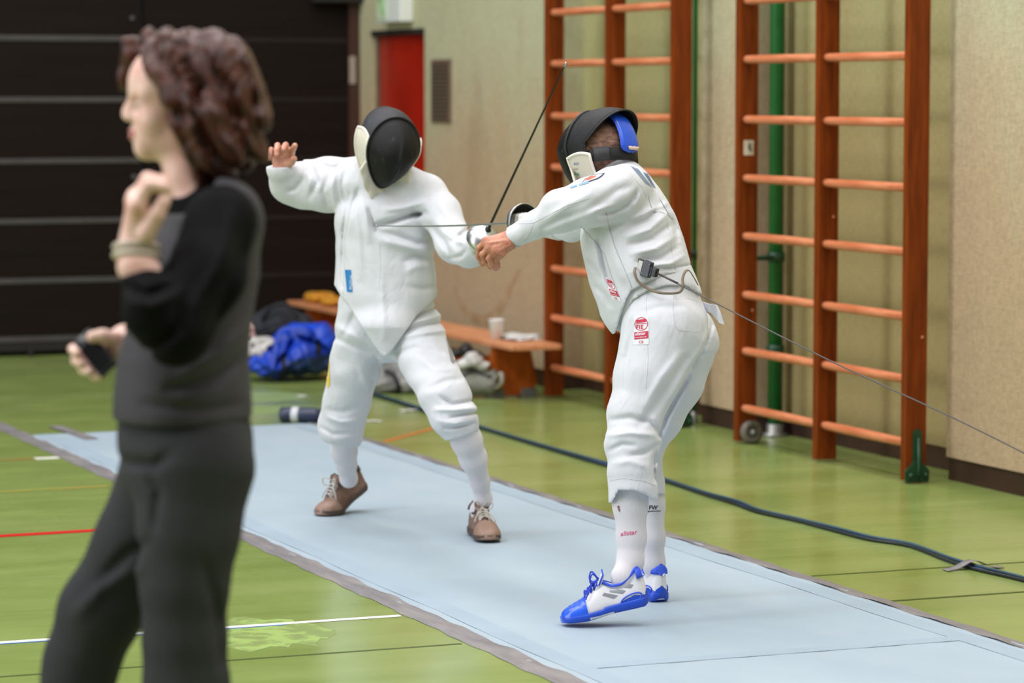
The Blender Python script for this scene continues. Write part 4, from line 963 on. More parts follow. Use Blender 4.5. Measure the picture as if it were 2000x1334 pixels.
bd.cone(TR([0, -.075, .006]), TR([0, -.058, -.05]), .0865, .066, .03); bd.cone(TR([0, -.05, .0]), TR([0, -.01, -.06]), .07, .045, .03)
for s_ in (-1, 1): bd.cone(TR([s_*.082, -.07, .0]), TR([s_*.086, -.075, -.035]), .014, .011, .008, [(TR([1, 0, 0])-TR([0, 0, 0]), .6)])
Wd = 9.70
hand(bd, at(1002, 466, Wd), [at(950, 471, Wd-.015), at(957, 483, Wd-.03), at(967, 490, Wd-.035), at(977, 496, Wd-.03)],
     [[at(936, 484, Wd-.005), at(934, 500, Wd+.01), at(942, 516, Wd+.02)], [at(942, 497, Wd-.02), at(946, 511, Wd-.005), at(958, 522, Wd+.005)], [at(955, 505, Wd-.025), at(960, 517, Wd-.012), at(968, 525, Wd-.002)], [at(969, 507, Wd-.02), at(971, 515, Wd-.01), at(973, 521, Wd-.002)]],
     [at(985, 462, Wd+.02), at(960, 468, Wd+.035), at(948, 482, Wd+.04)], r=.0098, rw=.036)
for a, b in (((955, 475), (990, 470)), ((963, 484), (994, 474)), ((972, 491), (996, 479))):      # tendons and veins
    bd.cone(at(*a, Wd-.042), at(*b, Wd-.036), .004, .003, .008)
bd.disp.append(lambda P: (.0009*np.sin(P[:, 0]*420+3*np.sin(P[:, 2]*190))*np.sin(P[:, 2]*380))*np.exp(-np.sum((P-at(965, 488, Wd))**2, 1)/.006))
rbody = bd.obj('body', .0028, M_SKIN2, RF)
# short greying hair on the back of the head
M_HAIR = mat('cropped_brown_grey_hair', (158, 118, 98), .8, 0, 46, .6, 240, rgb2=(92, 68, 58), stretch=(1, 1, 2))
hr = Sdf(); hr.cone(TR([0, -.076, .010]), TR([0, -.066, -.03]), .0885, .076, .03)
hr.cut(plane_cut(TR([0, -.045, -.0]), TR([0, 1, -.25])-TR([0, 0, 0]))); hr.disp.append(lambda P: .001*np.sin(P[:, 0]*900)*np.sin(P[:, 2]*700)); hr.obj('hair', .0035, M_HAIR, RF)

# --- mask with blue tongue and black elastic
mk = bpy.data.objects.new('mask', None); COL.objects.link(mk); mk.parent = RF
fencing_mask(mk, MR, M_MESH3, ptop=-16, pback=.115, sback=.088, back=.15)
M_TONGUE = mat('blue_padded_tongue', (30, 84, 214), .35, .1, 20, .1, 120, coat=.3); M_ELAST = mat('black_elastic', (22, 22, 24), .75, .1, 30, .3, 300)
tp = smooth_path([(0, -.05, .118), (0, -.10, .120), (0, -.146, .100), (0, -.176, .052), (0, -.186, .008), (0, -.185, -.020)], 5); rows = []
for i, p in enumerate(tp):
    u = i/(len(tp)-1); w = .035*(.82+.3*u) if u < .86 else .035*1.08*math.sqrt(max(0.02, 1-((u-.86)/.142)**2))
    t = unit(tp[min(i+1, len(tp)-1)]-tp[max(i-1, 0)]); nrm = unit(np.cross(t, [1, 0, 0]))
    rows.append([TR(p+V([w*k, 0, 0])-nrm*.004*abs(k)**2) for k in np.linspace(-1, 1, 9)])
tg = link('tongue_strap', grid_mesh('tongue_strap', rows, False, .006), M_TONGUE, mk, True)
tube('tongue_edge', [r_[0] for r_ in rows]+[r_[8] for r_ in rows[::-1]], .0035, M_TONGUE, mk, 6)
link('tongue_patch', grid_mesh('tongue_patch', [[rows[i][k]+unit(TR([0, -1, -.1])-TR([0, 0, 0]))*.0085+(0 if i > 22 else UP*.002*(k % 2)) for k in range(2, 9)] for i in (22, 23, 24)], False, .002), mat('worn_cream_backing', (222, 196, 178), .7), mk, True)
def band(z0, z1, pts, m_, nm, off=0.0, th=.003):
    pp = smooth_path([(x, y, 0) for x, y in pts], 6); rows = []
    for x, y, _ in pp:
        o = unit(V([x, y+.07, 0]))*off; rows.append([TR([x+o[0], y+o[1], z]) for z in (z0, (z0+z1)/2, z1)])
    return link(nm, grid_mesh(nm, rows, False, th), m_, mk, True)
arc = [(-.084, -.080), (-.096, -.102), (-.085, -.138), (-.045, -.166), (0, -.176), (.045, -.166), (.085, -.138), (.096, -.102), (.084, -.080)]
band(-.046, -.006, arc, M_ELAST, 'elastic_strap')
band(-.048, -.002, [(.096, -.115), (.085, -.138), (.066, -.154)], mat('black_hook_tape', (38, 38, 41), .6), 'strap_tab', .004) if x_@RGT < 0 else band(-.048, -.002, [(-.096, -.115), (-.085, -.138), (-.066, -.154)], mat('black_hook_tape', (38, 38, 41), .6), 'strap_tab', .004)
# --- shoes
M_SWHITE = mat('white_shoe_leather', (222, 222, 226), .4, .04, 30); M_SBLUE = mat('blue_shoe_rubber', (24, 74, 196), .4, .15, 20); M_SBLUE2 = mat('blue_shoe_toe', (34, 92, 224), .3, .1, 20, coat=.3)
M_SEDGE = mat('blue_shoe_lining', (46, 84, 214), .6); M_SLACE = mat('blue_lace', (26, 58, 190), .7); M_SILVER = mat('silver_stripe', (168, 170, 178), .3, metal=.5)
ms = (M_SWHITE, M_SBLUE, M_SBLUE2, M_SBLUE, M_SLACE, M_SEDGE)
sh1, pl1, up1 = shoe(RF, frameM(ON, XN, YN, ZN), math.radians(3), ms)
sh2, pl2, up2 = shoe(RF, frameM(OB, XB, YB, UP), .04, ms)
for poly in ([(1202, 1145), (1207, 1138), (1237, 1142), (1232, 1149)], [(1190, 1156), (1194, 1149), (1222, 1154), (1216, 1160)], [(1176, 1163), (1180, 1158), (1207, 1163), (1199, 1169)]):
    px_patch('side_stripe', up1, [poly], M_SILVER, sh1, .0012, 4)
M_INK = mat('dark_print', (52, 56, 66), .6)
def tri_logo(o, cx, cy, s, parent, par2):
    w = mat('white_logo_print', (232, 234, 238), .5)
    polys = [[(cx-1.0*s, cy), (cx-.62*s, cy), (cx-.80*s, cy-.34*s)], [(cx-.5*s, cy), (cx-.1*s, cy), (cx-.42*s, cy-.62*s), (cx-.62*s, cy-.45*s)], [(cx, cy), (cx+.45*s, cy), (cx-.05*s, cy-.95*s), (cx-.28*s, cy-.75*s)]]
    return px_patch('heel_logo', o, polys, w, parent, .0045, 4)
for o, cx, cy, s, p in ((next(c for c in sh2.children if c.name.startswith('heel_tab')), 1297, 1131, 6, sh2), (next(c for c in sh1.children if c.name.startswith('heel_tab')), 1270, 1112, 4, sh1)):
    tri_logo(o, cx, cy, s, p, None)

# --- seams, pocket, prints
S_ = lambda o, pts, r=.0013, m_=M_STITCH: seam('seam', o, pts, m_, RF, r)
S_(rj, [(1184, 415), (1190, 445), (1200, 480), (1215, 515), (1228, 545), (1234, 562)], .0016, M_STITCHD); S_(rj, [(1136, 442), (1160, 470), (1182, 498), (1195, 540), (1210, 580)], .0022, M_STITCHD)
S_(rj, [(1000, 437), (1040, 436), (1045, 434), (1075, 418), (1110, 400), (1150, 388)], .0011); S_(rj, [(1043, 436), (1036, 452), (1024, 472)], .0012)
S_(rj, [(1265, 378), (1270, 398), (1276, 414), (1290, 414), (1304, 420), (1314, 428)], .0018, M_STITCHD); S_(rj, [(1300, 420), (1306, 450), (1312, 490), (1320, 528)], .0009)
S_(rj, [(1225, 333), (1240, 350), (1255, 368), (1262, 385)], .0009)
S_(rb, [(1316, 578), (1314, 600), (1317, 635), (1326, 645), (1362, 649), (1373, 643), (1368, 610), (1360, 588), (1340, 582)], .0011)
S_(rb, [(1264, 566), (1262, 620), (1266, 700), (1262, 760)], .0007); S_(rb, [(1392, 605), (1388, 640), (1380, 672), (1352, 715)], .0013)
S_(rb, [(1192, 938), (1220, 934), (1260, 940), (1282, 950)], .0012)
M_LABEL = mat('pale_label_cloth', (222, 222, 226), .6); M_CRIM = mat('crimson_print', (190, 28, 70), .6)
def fie_label(o, c, u, v, parent):
    """round mark over a red name bar, photo frame axes u (right) and v (down)"""
    c, u, v = V(c, dtype=float), V(u, dtype=float), V(v, dtype=float); q = lambda x, y: c+u*x+v*y
    px_patch('label_cloth', o, [[q(-14.5, -28), q(14.5, -28), q(14.5, 27), q(-14.5, 27)]], M_LABEL, parent, .0012, 6)
    ring = [q(13*math.cos(a), -13+13*math.sin(a)) for a in np.linspace(0, 2*math.pi, 28, endpoint=False)]; rin = [q(11.8*math.cos(a), -13+11.8*math.sin(a)) for a in np.linspace(0, 2*math.pi, 28, endpoint=False)]
    px_patch('label_print', o, [[ring[i], ring[(i+1) % 28], rin[(i+1) % 28], rin[i]] for i in range(28)], M_CRIM, parent, .0022, 5)
    px_patch('label_print', o, [[q(-9.5, -21), q(9.5, -23), q(9.5, -17), q(-9.5, -15)], [q(-11, -14.3), q(11, -14.3), q(11, -13.2), q(-11, -13.2)], [q(-13, 3), q(13.5, 1), q(13.5, 15), q(-13, 17)]], M_CRIM, parent, .0022, 5)
    px_text('label_print', o, 'FIE', q(-10.2, -3.2), u, -v, M_CRIM, parent, 11.5, .25, .0022, 1.05, 4)
    px_text('label_print', o, 'allstar', q(-11, 9.3), u-v*.07, -v, M_LABEL, parent, 8.2, .18, .003, 1.0, 4)
    px_text('label_print', o, 'www.allstar.de', q(-11.5, 14.6), u-v*.07, -v, M_LABEL, parent, 3.6, .03, .003, 1.0, 4)
    px_text('label_print', o, 'CE', q(-5, 24.5), u, -v, M_CRIM, parent, 7, .1, .0022, 1.1, 4)
fie_label(rb, (1253, 646), (1, -.03), (0, 1), RF)
fie_label(rj, (1197, 565), (.62, .22), (.30, .80), RF)
px_text('sock_print', next(c for c in RF.children if c.name.startswith('sock')), 'allstar', (1212, 1047), (1, -.13), (.05, -1), mat('pink_print', (206, 70, 120), .7), RF, 12.5, .15, .0009, 1.05, 4)
sk1, sk2 = [c for c in RF.children if c.name.startswith('sock')][:2]
px_patch('sock_emblem', sk1, [[(1206, 989), (1209, 987), (1211, 991), (1207, 993)], [(1207, 994), (1211, 993), (1211, 1000), (1209, 998)]], mat('brown_red_print', (138, 74, 78), .7), RF, .0016, 3)
px_text('sock_print', sk2, 'FW', (1267, 995), (1, .0), (.1, -1), M_INK, RF, 11, .35, .0009, 1.0, 4)
px_patch('sock_print', sk2, [[(1264, 998), (1290, 997), (1290, 998.4), (1264, 999.4)], [(1266, 996.6), (1269, 998.6), (1266, 1000.6), (1264, 998.6)]], M_INK, RF, .0018, 4)
# striped lettering down the back
M_BLETTER = mat('slate_blue_lettering', (112, 134, 166), .6)
def stripes(o, quad, n, parent, fill=.62):
    a, b, c, d = [V(p, dtype=float) for p in quad]     # a->b along the letter's top, d->c along its foot
    L = []
    for i in range(n):
        u0, u1 = i/n, (i+fill)/n; L.append([a+(b-a)*u0, a+(b-a)*u1, d+(c-d)*u1, d+(c-d)*u0])
    return px_patch('back_lettering', o, L, M_BLETTER, parent, .0016, 5)
stripes(rj, [(1231, 324), (1247, 331), (1274, 366), (1261, 359)], 6, RF)
stripes(rj, [(1256, 337), (1266, 340), (1281, 368), (1276, 366)], 3, RF)
stripes(rj, [(1283, 380), (1288, 388), (1310, 424), (1304, 417)], 3, RF)
# shoulder badge
M_BADGE = mat('badge_white', (228, 228, 232), .6); M_NAVY = mat('navy_print', (44, 46, 72), .6); M_ORR = mat('orange_red_print', (214, 84, 56), .6); M_PBLUE = mat('pale_blue_print', (120, 160, 206), .6)
px_patch('shoulder_badge', rj, [[(1135, 360), (1142, 350), (1160, 341), (1182, 338), (1176, 345), (1168, 350), (1150, 356)]], M_NAVY, RF, .0014, 4)
px_patch('shoulder_badge', rj, [[(1138, 358), (1144, 351), (1160, 343), (1178, 340), (1172, 345), (1166, 348.5), (1150, 354)]], M_BADGE, RF, .002, 4)
px_patch('shoulder_badge', rj, [[(1142, 354), (1148, 348), (1165, 343), (1163, 347), (1150, 353)]], M_ORR, RF, .0026, 4)
px_patch('shoulder_badge', rj, [[(1112, 366), (1126, 361), (1128, 364), (1116, 368)], [(1130, 360), (1150, 355), (1150, 358), (1132, 363)]], M_PBLUE, RF, .0016, 4)
# writing on the white cheek panel
bp = [c for c in mk.children if c.name.startswith('bib_panel')]; M_BIBINK = mat('blue_ink', (70, 96, 150), .7); M_GINK = mat('green_ink', (40, 150, 100), .7)
for c in bp:
    if proj(V([c.data.vertices[40].co]))[2][0] < 9.92: cheek = c
px_text('panel_writing', cheek, '823', (1121, 322), (1, -.05), (.1, -1), M_BIBINK, mk, 6.5, .05, .0022, 1, 3); px_text('panel_writing', cheek, 'allstar', (1121, 331), (1, -.05), (.1, -1), M_INK, mk, 4, .0, .0022, 1, 3)
px_text('panel_writing', cheek, 'Klg.', (1122, 341.5), (1, -.05), (.1, -1), M_GINK, mk, 7, .12, .0022, 1, 3)
# white tape tail at the belt and frayed cuff
rows = [[at(1368, 588, 9.72), at(1374, 606, 9.72)], [at(1386, 594, 9.70), at(1389, 612, 9.70)], [at(1399, 596, 9.67), at(1398, 622, 9.68)], [at(1407, 610, 9.66), at(1403, 628, 9.66)], [at(1415, 634, 9.66), at(1405, 630, 9.65)]]
link('belt_tail', grid_mesh('belt_tail', rows, False, .003), M_CLOTH2, RF)
for a, b, c in (((1012, 479), (1009, 483), (1005, 480)), ((1013, 479), (1015, 484), (1017, 482)), ((1010, 478), (1008, 481), (1012, 484))):
    tube('frayed_thread', [at(*a, 9.685), at(*b, 9.68), at(*c, 9.68)], .0016, M_CLOTH, RF, 5)
# body wire: brown loop at the waist, plug clip
M_WIRE = mat('brown_body_wire', (134, 118, 100), .5, .2, 60)
lp = [at(1241, 522, 9.575), lay(rj, 1240, 532, .008), lay(rj, 1246, 548, .008), at(1262, 562, 9.56), at(1285, 571, 9.545), at(1308, 573, 9.545), at(1328, 570, 9.55), at(1334, 558, 9.55), at(1333, 545, 9.555), at(1338, 531, 9.565), at(1345, 528, 9.58), at(1354, 540, 9.61), at(1363, 556, 9.66)]
tube('body_wire', smooth_path(lp, 6), .0042, M_WIRE, RF, 6, False, .45)
finish(RF)
# --- weapon
HR = at(1005, 435, 10.62)
EPR = epee('epee', 'epee of the bent fencer, thin bright blade touching the other fencer on the chest', HR, at(733, 441, 11.345), (0, 0, -.012), M_BLADE2, .066, (.0042, .0022), axis=unit(at(733, 441, 11.345)-HR))
g2 = Sdf(); AR = unit(at(733, 441, 11.345)-HR); fist(g2, HR, AR, RGT*.3+UP*-.3-FWD*.6, at(1052, 444, 10.50), .0105); g2.chain([(at(1052, 441, 10.50), .034), J(1092, 443, 10.38, 27)], .02)
g2.cut(plane_cut(at(1096, 443, 10.37), at(1120, 440, 10.28)-at(1052, 441, 10.50)))
g2o = g2.obj('glove', .0045, mat('white_glove', (208, 206, 200), .7, .1, 14, .2, 120), RF); g2o.matrix_parent_inverse = RF.matrix_world.inverted()
# --- reel cable with plug
cb = thing('reel_cable', 'thin dark cable running from the bent fencer\'s plug past the wall bars', 'cable', tuple(at(1262, 524, 9.56)))
o0 = at(1262, 524, 9.56); px_ = unit(at(1300, 541, 9.52)-at(1245, 520, 9.58)); pz_ = unit(UP-px_*np.dot(UP, px_)); py_ = np.cross(pz_, px_)
def pbox(nm, lo, hi, m_, bev=.002):
    o = link(nm, box_mesh(nm, lo, hi, bev), m_, cb); o.matrix_basis = Matrix(frameM((0, 0, 0), px_, py_, pz_).tolist()); return o
M_PLUG = mat('black_blue_plug', (34, 40, 52), .35); M_CLEAR = mat('clear_plastic_clip', (206, 204, 196), .2, trans=.35)
pbox('plug_body', (-.012, -.009, -.026), (.020, .009, .024), M_PLUG, .003); pbox('plug_neck', (.020, -.008, -.018), (.026, .008, .012), M_PLUG, .002); pbox('plug_boot', (.026, -.009, -.016), (.044, .009, .012), mat('black_plug_boot', (20, 20, 22), .4), .003)
pbox('plug_clip', (-.030, -.006, -.024), (-.012, .006, .018), M_CLEAR, .002); pbox('clip_pin', (-.034, -.004, .010), (-.014, .004, .022), M_BLADE, .002); pbox('clip_hook', (-.042, -.003, -.004), (-.028, .003, .006), M_CLEAR, .002)
for dx, dz in ((-.006, .016), (-.006, -.018), (.014, .016), (.014, -.018)):
    p = px_*dx+pz_*dz-py_*.0092 if (py_@FWD) > 0 else px_*dx+pz_*dz+py_*.0092
    link('plug_screw', lathe_mesh('plug_screw', [(.002, 0), (.002, .001), (0, .0014)], 8, axesM(p, -FWD)), M_STEEL, cb, True)
c0 = at(1284, 534, 9.535); c1 = onX(2000, 885, 4.62); c2 = c1+(c1-c0)*.8+V([0, 0, -.05])
pts = [c0, c0*.8+c1*.2+V([0, 0, -.004]), c0*.5+c1*.5+V([0, 0, -.008]), c1, c2]; tube('cable', [p-o0 for p in smooth_path(pts, 10)], .0022, mat('dark_grey_cable', (74, 68, 66), .5), cb, 8)
tube('cable_sleeve', [p-o0 for p in (c0, c0+(c1-c0)*.06)], .0036, mat('grey_cable_sleeve', (70, 60, 62), .5), cb, 8)
# ================================================================== woman in the foreground, seen in profile, far out of focus
WM = person('woman with brown wavy hair in black shirt, grey vest and dark trousers, in the foreground', gnd(300, 1840))
M_VEST = mat('charcoal_vest', (66, 64, 68), .75, .12, 12, .2, 200, spec=.25); M_SHIRT = mat('black_shirt', (13, 13, 14), .75, .2, 12, .15, 200, spec=.1)
M_TROUS = mat('dark_grey_trousers', (58, 59, 61), .85, .12, 14, .2, 240, spec=.15)
M_WHAIR = mat('brown_wavy_hair', (92, 49, 36), .42, 0, 30, .5, 90, rgb2=(30, 15, 12), stretch=(2, 2, 1), spec=.3)
FW = [(FWD, 1.36)]
ve = Sdf()
ve.chain([J(412, 440, 6.0, 84), J(395, 520, 6.0, 104), J(375, 620, 6.0, 107), J(358, 720, 6.0, 118), J(357, 805, 6.0, 125), J(358, 850, 6.0, 125)], .04, FW)
ve.chain([J(432, 430, 5.90, 84), J(432, 430, 6.10, 84)], .03)
ve.cut(hem([(0, 829), (300, 833), (420, 832), (700, 826)], 5.85)); 
ve.cut(lambda P: -((np.linalg.norm((P-at(350, 330, 6.0))@np.stack([RGT, UP], 1), axis=1))-.085))
for p, w, a in (([(470, 700), (420, 740), (330, 760)], 14, .006), ([(480, 640), (430, 690), (360, 730)], 16, -.006), ([(470, 790), (400, 800), (280, 790)], 12, .004)): ve.disp.append(fold(p, w, a, 0, 6.0))
vest = ve.obj('vest', .007, M_VEST, WM)
st = Sdf()
st.chain([J(405, 450, 6.0, 72), J(380, 600, 6.0, 88), J(362, 780, 6.0, 100)], .04, [(FWD, 1.3)])
st.chain([J(366, 378, 6.0, 54), J(392, 405, 6.0, 64), J(425, 430, 6.0, 66)], .03)
st.chain([J(432, 432, 5.84, 72), J(402, 540, 5.77, 73), J(345, 645, 5.71, 66)], .03); st.chain([J(345, 645, 5.71, 64), J(298, 610, 5.69, 52), J(268, 535, 5.74, 37)], .03)
st.chain([J(430, 440, 6.18, 70), J(400, 560, 6.22, 62), J(340, 650, 6.22, 52), J(285, 655, 6.16, 44), J(246, 668, 6.10, 38)], .03)
st.cut(lambda P: -((np.linalg.norm((P-at(345, 330, 6.0))@np.stack([RGT, UP], 1), axis=1))-.055))
c_ = at(266, 531, 5.74); st.cut(lambda P: np.where((P@FWD < at(300, 600, 5.88)@FWD) & (P@RGT < at(330, 560, 5.74)@RGT), (P-c_)@unit(UP*.95-RGT*.3), -1.))
c2_ = at(244, 668, 6.1); st.cut(lambda P: np.where(P@FWD > at(300, 600, 5.95)@FWD, (c2_-P)@RGT, -1.))
for p, w, a in (([(250, 560), (290, 575), (330, 560)], 10, .008), ([(255, 590), (300, 600), (340, 575)], 12, -.006), ([(290, 690), (350, 640), (360, 580)], 12, .008), ([(450, 420), (430, 520), (380, 600)], 18, -.006), ([(480, 450), (460, 540), (410, 640)], 14, .006)): st.disp.append(fold(p, w, a, 0, 5.95))
st.obj('shirt', .007, M_SHIRT, WM)
tr = Sdf()
tr.chain([J(358, 800, 6.0, 116), J(361, 850, 6.0, 122), J(366, 905, 6.0, 126)], .04, [(FWD, 1.25)])
tr.chain([J(378, 920, 5.92, 120), J(368, 1040, 5.91, 96), J(360, 1140, 5.91, 83), J(361, 1250, 5.92, 78), J(364, 1340, 5.93, 80), J(368, 1560, 5.94, 84), J(370, 1822, 5.95, 98)], .03)
tr.chain([J(340, 920, 6.08, 106), J(272, 1060, 6.08, 84), J(196, 1195, 6.08, 79), J(160, 1290, 6.09, 70), J(150, 1340, 6.09, 64), J(140, 1560, 6.1, 72), J(136, 1812, 6.11, 90)], .03)
tr.cut(lambda P: .03-P[:, 2])
tr.cut(hem([(0, 818), (700, 816)], 5.9, -1))
for p, w, a in (([(240, 900), (300, 910), (330, 890)], 14, .008), ([(200, 1130), (250, 1080), (290, 1060)], 14, .006), ([(150, 1200), (200, 1150), (270, 1110)], 16, -.006), ([(290, 930), (310, 960), (300, 1040)], 10, .006), ([(400, 1100), (420, 1180), (430, 1300)], 14, .006)): tr.disp.append(fold(p, w, a, 0, 6.05))
tr.obj('trousers', .008, M_TROUS, WM)
# --- body: head, neck, hands in one surface
bd = Sdf(); FH = [(FWD, .80)]
bd.cone(at(385, 160, 6.0), at(345, 168, 6.0), .090, .088, .03, FH)
bd.cone(at(315, 165, 6.0), at(308, 250, 6.0), .058, .046, .03, [(FWD, 1.05)]); bd.cone(at(350, 262, 6.0), at(290, 288, 6.0), .044, .022, .03, [(FWD, 1.2)]); bd.ball(at(283, 292, 6.0), .015, .02)
bd.chain([(at(262, 196, 6.0), .009), (at(252, 215, 6.0), .010), (at(247, 225, 6.0), .0095)], .012)
for s_ in (-1, 1):
    bd.ball(at(254, 229, 6.0+s_*.011), .008, .010); bd.cone(at(274, 182, 6.0+s_*.012), at(286, 182, 6.0+s_*.05), .011, .010, .02)
    bd.ball(at(268, 205, 6.0+s_*.031), .016, .014, None, -1); bd.ball(at(279, 205, 6.0+s_*.030), .0125, .004)
    bd.cone(at(262, 254, 6.0), at(272, 258, 6.0+s_*.022), .0075, .004, .007); bd.cone(at(262, 266, 6.0), at(272, 263, 6.0+s_*.020), .008, .004, .007)
    bd.ball(at(300, 235, 6.0+s_*.036), .024, .02)
    bd.cone(at(375, 195, 6.0+s_*.074), at(372, 225, 6.0+s_*.070), .016, .011, .008, [(FWD, .5)])
bd.chain([J(360, 285, 6.0, 44), J(372, 345, 6.0, 46), J(392, 400, 6.0, 58)], .03)
bd.chain([J(405, 440, 6.0, 62), J(380, 600, 6.0, 70), J(360, 820, 6.0, 88)], .04, [(FWD, 1.25)])
bd.chain([J(432, 432, 5.86, 50), J(348, 640, 5.72, 40), J(268, 520, 5.74, 32), J(267, 480, 5.75, 31)], .03)
bd.chain([J(430, 440, 6.16, 48), J(340, 650, 6.22, 34), J(246, 668, 6.10, 28), J(235, 675, 6.08, 27)], .03)
bd.chain([J(375, 920, 5.92, 80), J(361, 1250, 5.92, 52), J(370, 1780, 5.95, 40)], .03); bd.chain([J(345, 920, 6.08, 74), J(180, 1230, 6.08, 48), J(136, 1770, 6.11, 38)], .03)
d = 5.75
hand(bd, at(268, 478, d), [at(268, 402, d-.045), at(264, 392, d-.022), at(266, 386, d), at(274, 382, d+.022)],
     [[at(290, 362, d-.05), at(320, 366, d-.045), at(326, 384, d-.035)], [at(285, 352, d-.025), at(318, 356, d-.022), at(326, 376, d-.018)], [at(288, 348, d), at(318, 354, d), at(325, 372, d)], [at(296, 354, d+.022), at(316, 362, d+.02), at(322, 374, d+.018)]],
     [at(286, 455, d-.035), at(306, 420, d-.045), at(318, 396, d-.045)], r=.0122, rw=.042)
d = 6.06
hand(bd, at(238, 676, d), [at(196, 672, d+.03), at(192, 682, d+.025), at(194, 694, d+.018), at(200, 706, d+.01)],
     [[at(160, 676, d+.02), at(142, 682, d-.01), at(150, 690, d-.035)], [at(160, 694, d+.015), at(148, 704, d-.015), at(158, 710, d-.035)], [at(168, 712, d+.008), at(162, 722, d-.02), at(174, 726, d-.035)], [at(186, 724, d+.0), at(186, 734, d-.022), at(198, 734, d-.03)]],
     [at(222, 662, d-.02), at(200, 656, d-.035), at(180, 658, d-.04)], r=.0105, rw=.032)
bd.obj('body', .0045, M_SKIN3, WM)
M_LIP = mat('lip', (186, 104, 98), .4); M_EYE = mat('eye_white', (226, 222, 216), .2); M_IRIS = mat('iris', (60, 44, 36), .2); M_BROW = mat('eyebrow', (64, 44, 36), .8)
for s_ in (-1, 1):
    link('eye', lathe_mesh('eye', [(0, -.012)]+[(.012*math.sin(a), -.012*math.cos(a)) for a in np.linspace(.3, 2.84, 9)]+[(0, .012)], 14, axesM(at(276, 205, 6.0+s_*.030), -RGT)), M_EYE, WM, True)
    link('iris', lathe_mesh('iris', [(.0055, .0105), (.0045, .0118), (0, .0124)], 12, axesM(at(276, 205, 6.0+s_*.030), -RGT*.95-FWD*-s_*.1)), M_IRIS, WM, True)
    tube('eyebrow', smooth_path([at(266, 184, 6.0+s_*.016), at(266, 178, 6.0+s_*.032), at(276, 178, 6.0+s_*.052)], 4), .0035, M_BROW, WM, 6)
    tube('eyelid', smooth_path([at(268, 207, 6.0+s_*.020), at(264, 200, 6.0+s_*.030), at(272, 204, 6.0+s_*.043)], 4), .0028, M_SKIN3, WM, 6)
tube('lip', smooth_path([at(270, 259, 6.0-.024), at(256.5, 256, 6.0-.010), at(255, 254, 6.0), at(256.5, 256, 6.01), at(270, 259, 6.024)], 4), .004, M_LIP, WM, 8)
tube('lip', smooth_path([at(270, 262, 6.0-.022), at(257, 267, 6.0-.010), at(255.5, 268, 6.0), at(257, 267, 6.01), at(270, 262, 6.022)], 4), .0045, M_LIP, WM, 8)
# --- hair: wavy bob with a side parting
hr = Sdf()
hr.cone(at(396, 160, 6.0), at(350, 152, 6.0), .098, .088, .03, [(FWD, .92)])
hr.chain([J(350, 118, 5.98, 54), J(425, 148, 6.0, 72), J(455, 222, 6.0, 62), J(452, 290, 6.0, 46), J(440, 328, 6.0, 26)], .03, [(FWD, 1.25)])
hr.chain([J(318, 92, 5.95, 26), J(322, 140, 5.92, 28), J(345, 190, 5.91, 32), J(372, 245, 5.91, 34), J(392, 300, 5.92, 34), J(398, 335, 5.94, 22)], .02)
hr.chain([J(410, 230, 5.90, 44), J(440, 290, 5.92, 40), J(430, 330, 5.94, 24)], .02); hr.chain([J(462, 185, 5.95, 40), J(488, 240, 5.96, 32), J(500, 290, 5.97, 20), J(494, 318, 5.98, 12)], .02)
hr.chain([J(300, 85, 6.05, 28), J(268, 100, 6.07, 24), J(252, 135, 6.08, 18), J(243, 165, 6.09, 11)], .02); hr.chain([J(300, 110, 6.08, 30), J(320, 180, 6.09, 28), J(350, 250, 6.09, 30), J(380, 320, 6.07, 26)], .02)
hr.cone(at(283, 190, 5.96), at(300, 270, 5.97), .036, .045, .015, None, -1); hr.cone(at(278, 150, 5.97), at(283, 190, 5.96), .026, .036, .015, None, -1)
hr.disp.append(wave(RGT+UP*.4, .045, .007, .5, .5, .12)); hr.disp.append(wave(UP+RGT*.5+FWD*.3, .06, .006, 1.7, .6, .1)); hr.disp.append(wave(RGT*.9-UP*.3, .018, .0018, .2, .8, .09))
hr.obj('hair', .005, M_WHAIR, WM)
# --- bracelet of pale beads, dark hand-held device
M_BEAD = mat('pale_bracelet_bead', (202, 190, 172), .35, .15, 60)
Mb = axesM(at(267, 492, 5.75), unit(at(268, 470, 5.75)-at(266, 530, 5.74)), RGT)
for rr_ in (-.008, .008): tube('bracelet', [(Mb[:3, :3]@V([.040*math.cos(a), .040*math.sin(a), rr_]))+Mb[:3, 3] for a in np.linspace(0, 2*math.pi, 28, endpoint=False)], .0065, M_BEAD, WM, 8, True)
for i, (sx, o, x) in enumerate(((370, 5.95, 0), (136, 6.11, 0))):
    b = at(sx, 1800, o); b[2] = .006; shoe(WM, frameM(b-RGT*.03, -RGT, -FWD, UP), .03, (M_SHIRT, M_BLACK, M_SHIRT, M_SHIRT, M_BLACK, M_BLACK), 'casual')
finish(WM)
ph = thing('phone', 'black hand-held device in the hand of the woman in the grey vest', 'phone', tuple(at(187, 690, 6.035)))
px_ = unit(at(212, 722, 6.02)-at(160, 656, 6.05)); pn = unit(-FWD*.8+RGT*-.45+UP*.35); pn = unit(pn-px_*np.dot(pn, px_)); B = Matrix(frameM((0, 0, 0), px_, np.cross(pn, px_), pn).tolist())
for nm, lo, hi, m_, bv in (('case', (-.048, -.022, -.007), (.048, .022, .007), mat('black_device_case', (24, 25, 28), .35), .005), ('screen', (-.03, -.018, .0066), (.04, .018, .0078), mat('dark_glass', (12, 12, 14), .12), .001), ('button', (-.042, -.006, .0066), (-.034, .006, .009), M_GREYP, .001)):
    link(nm, box_mesh(nm, lo, hi, bv), m_, ph).matrix_basis = B
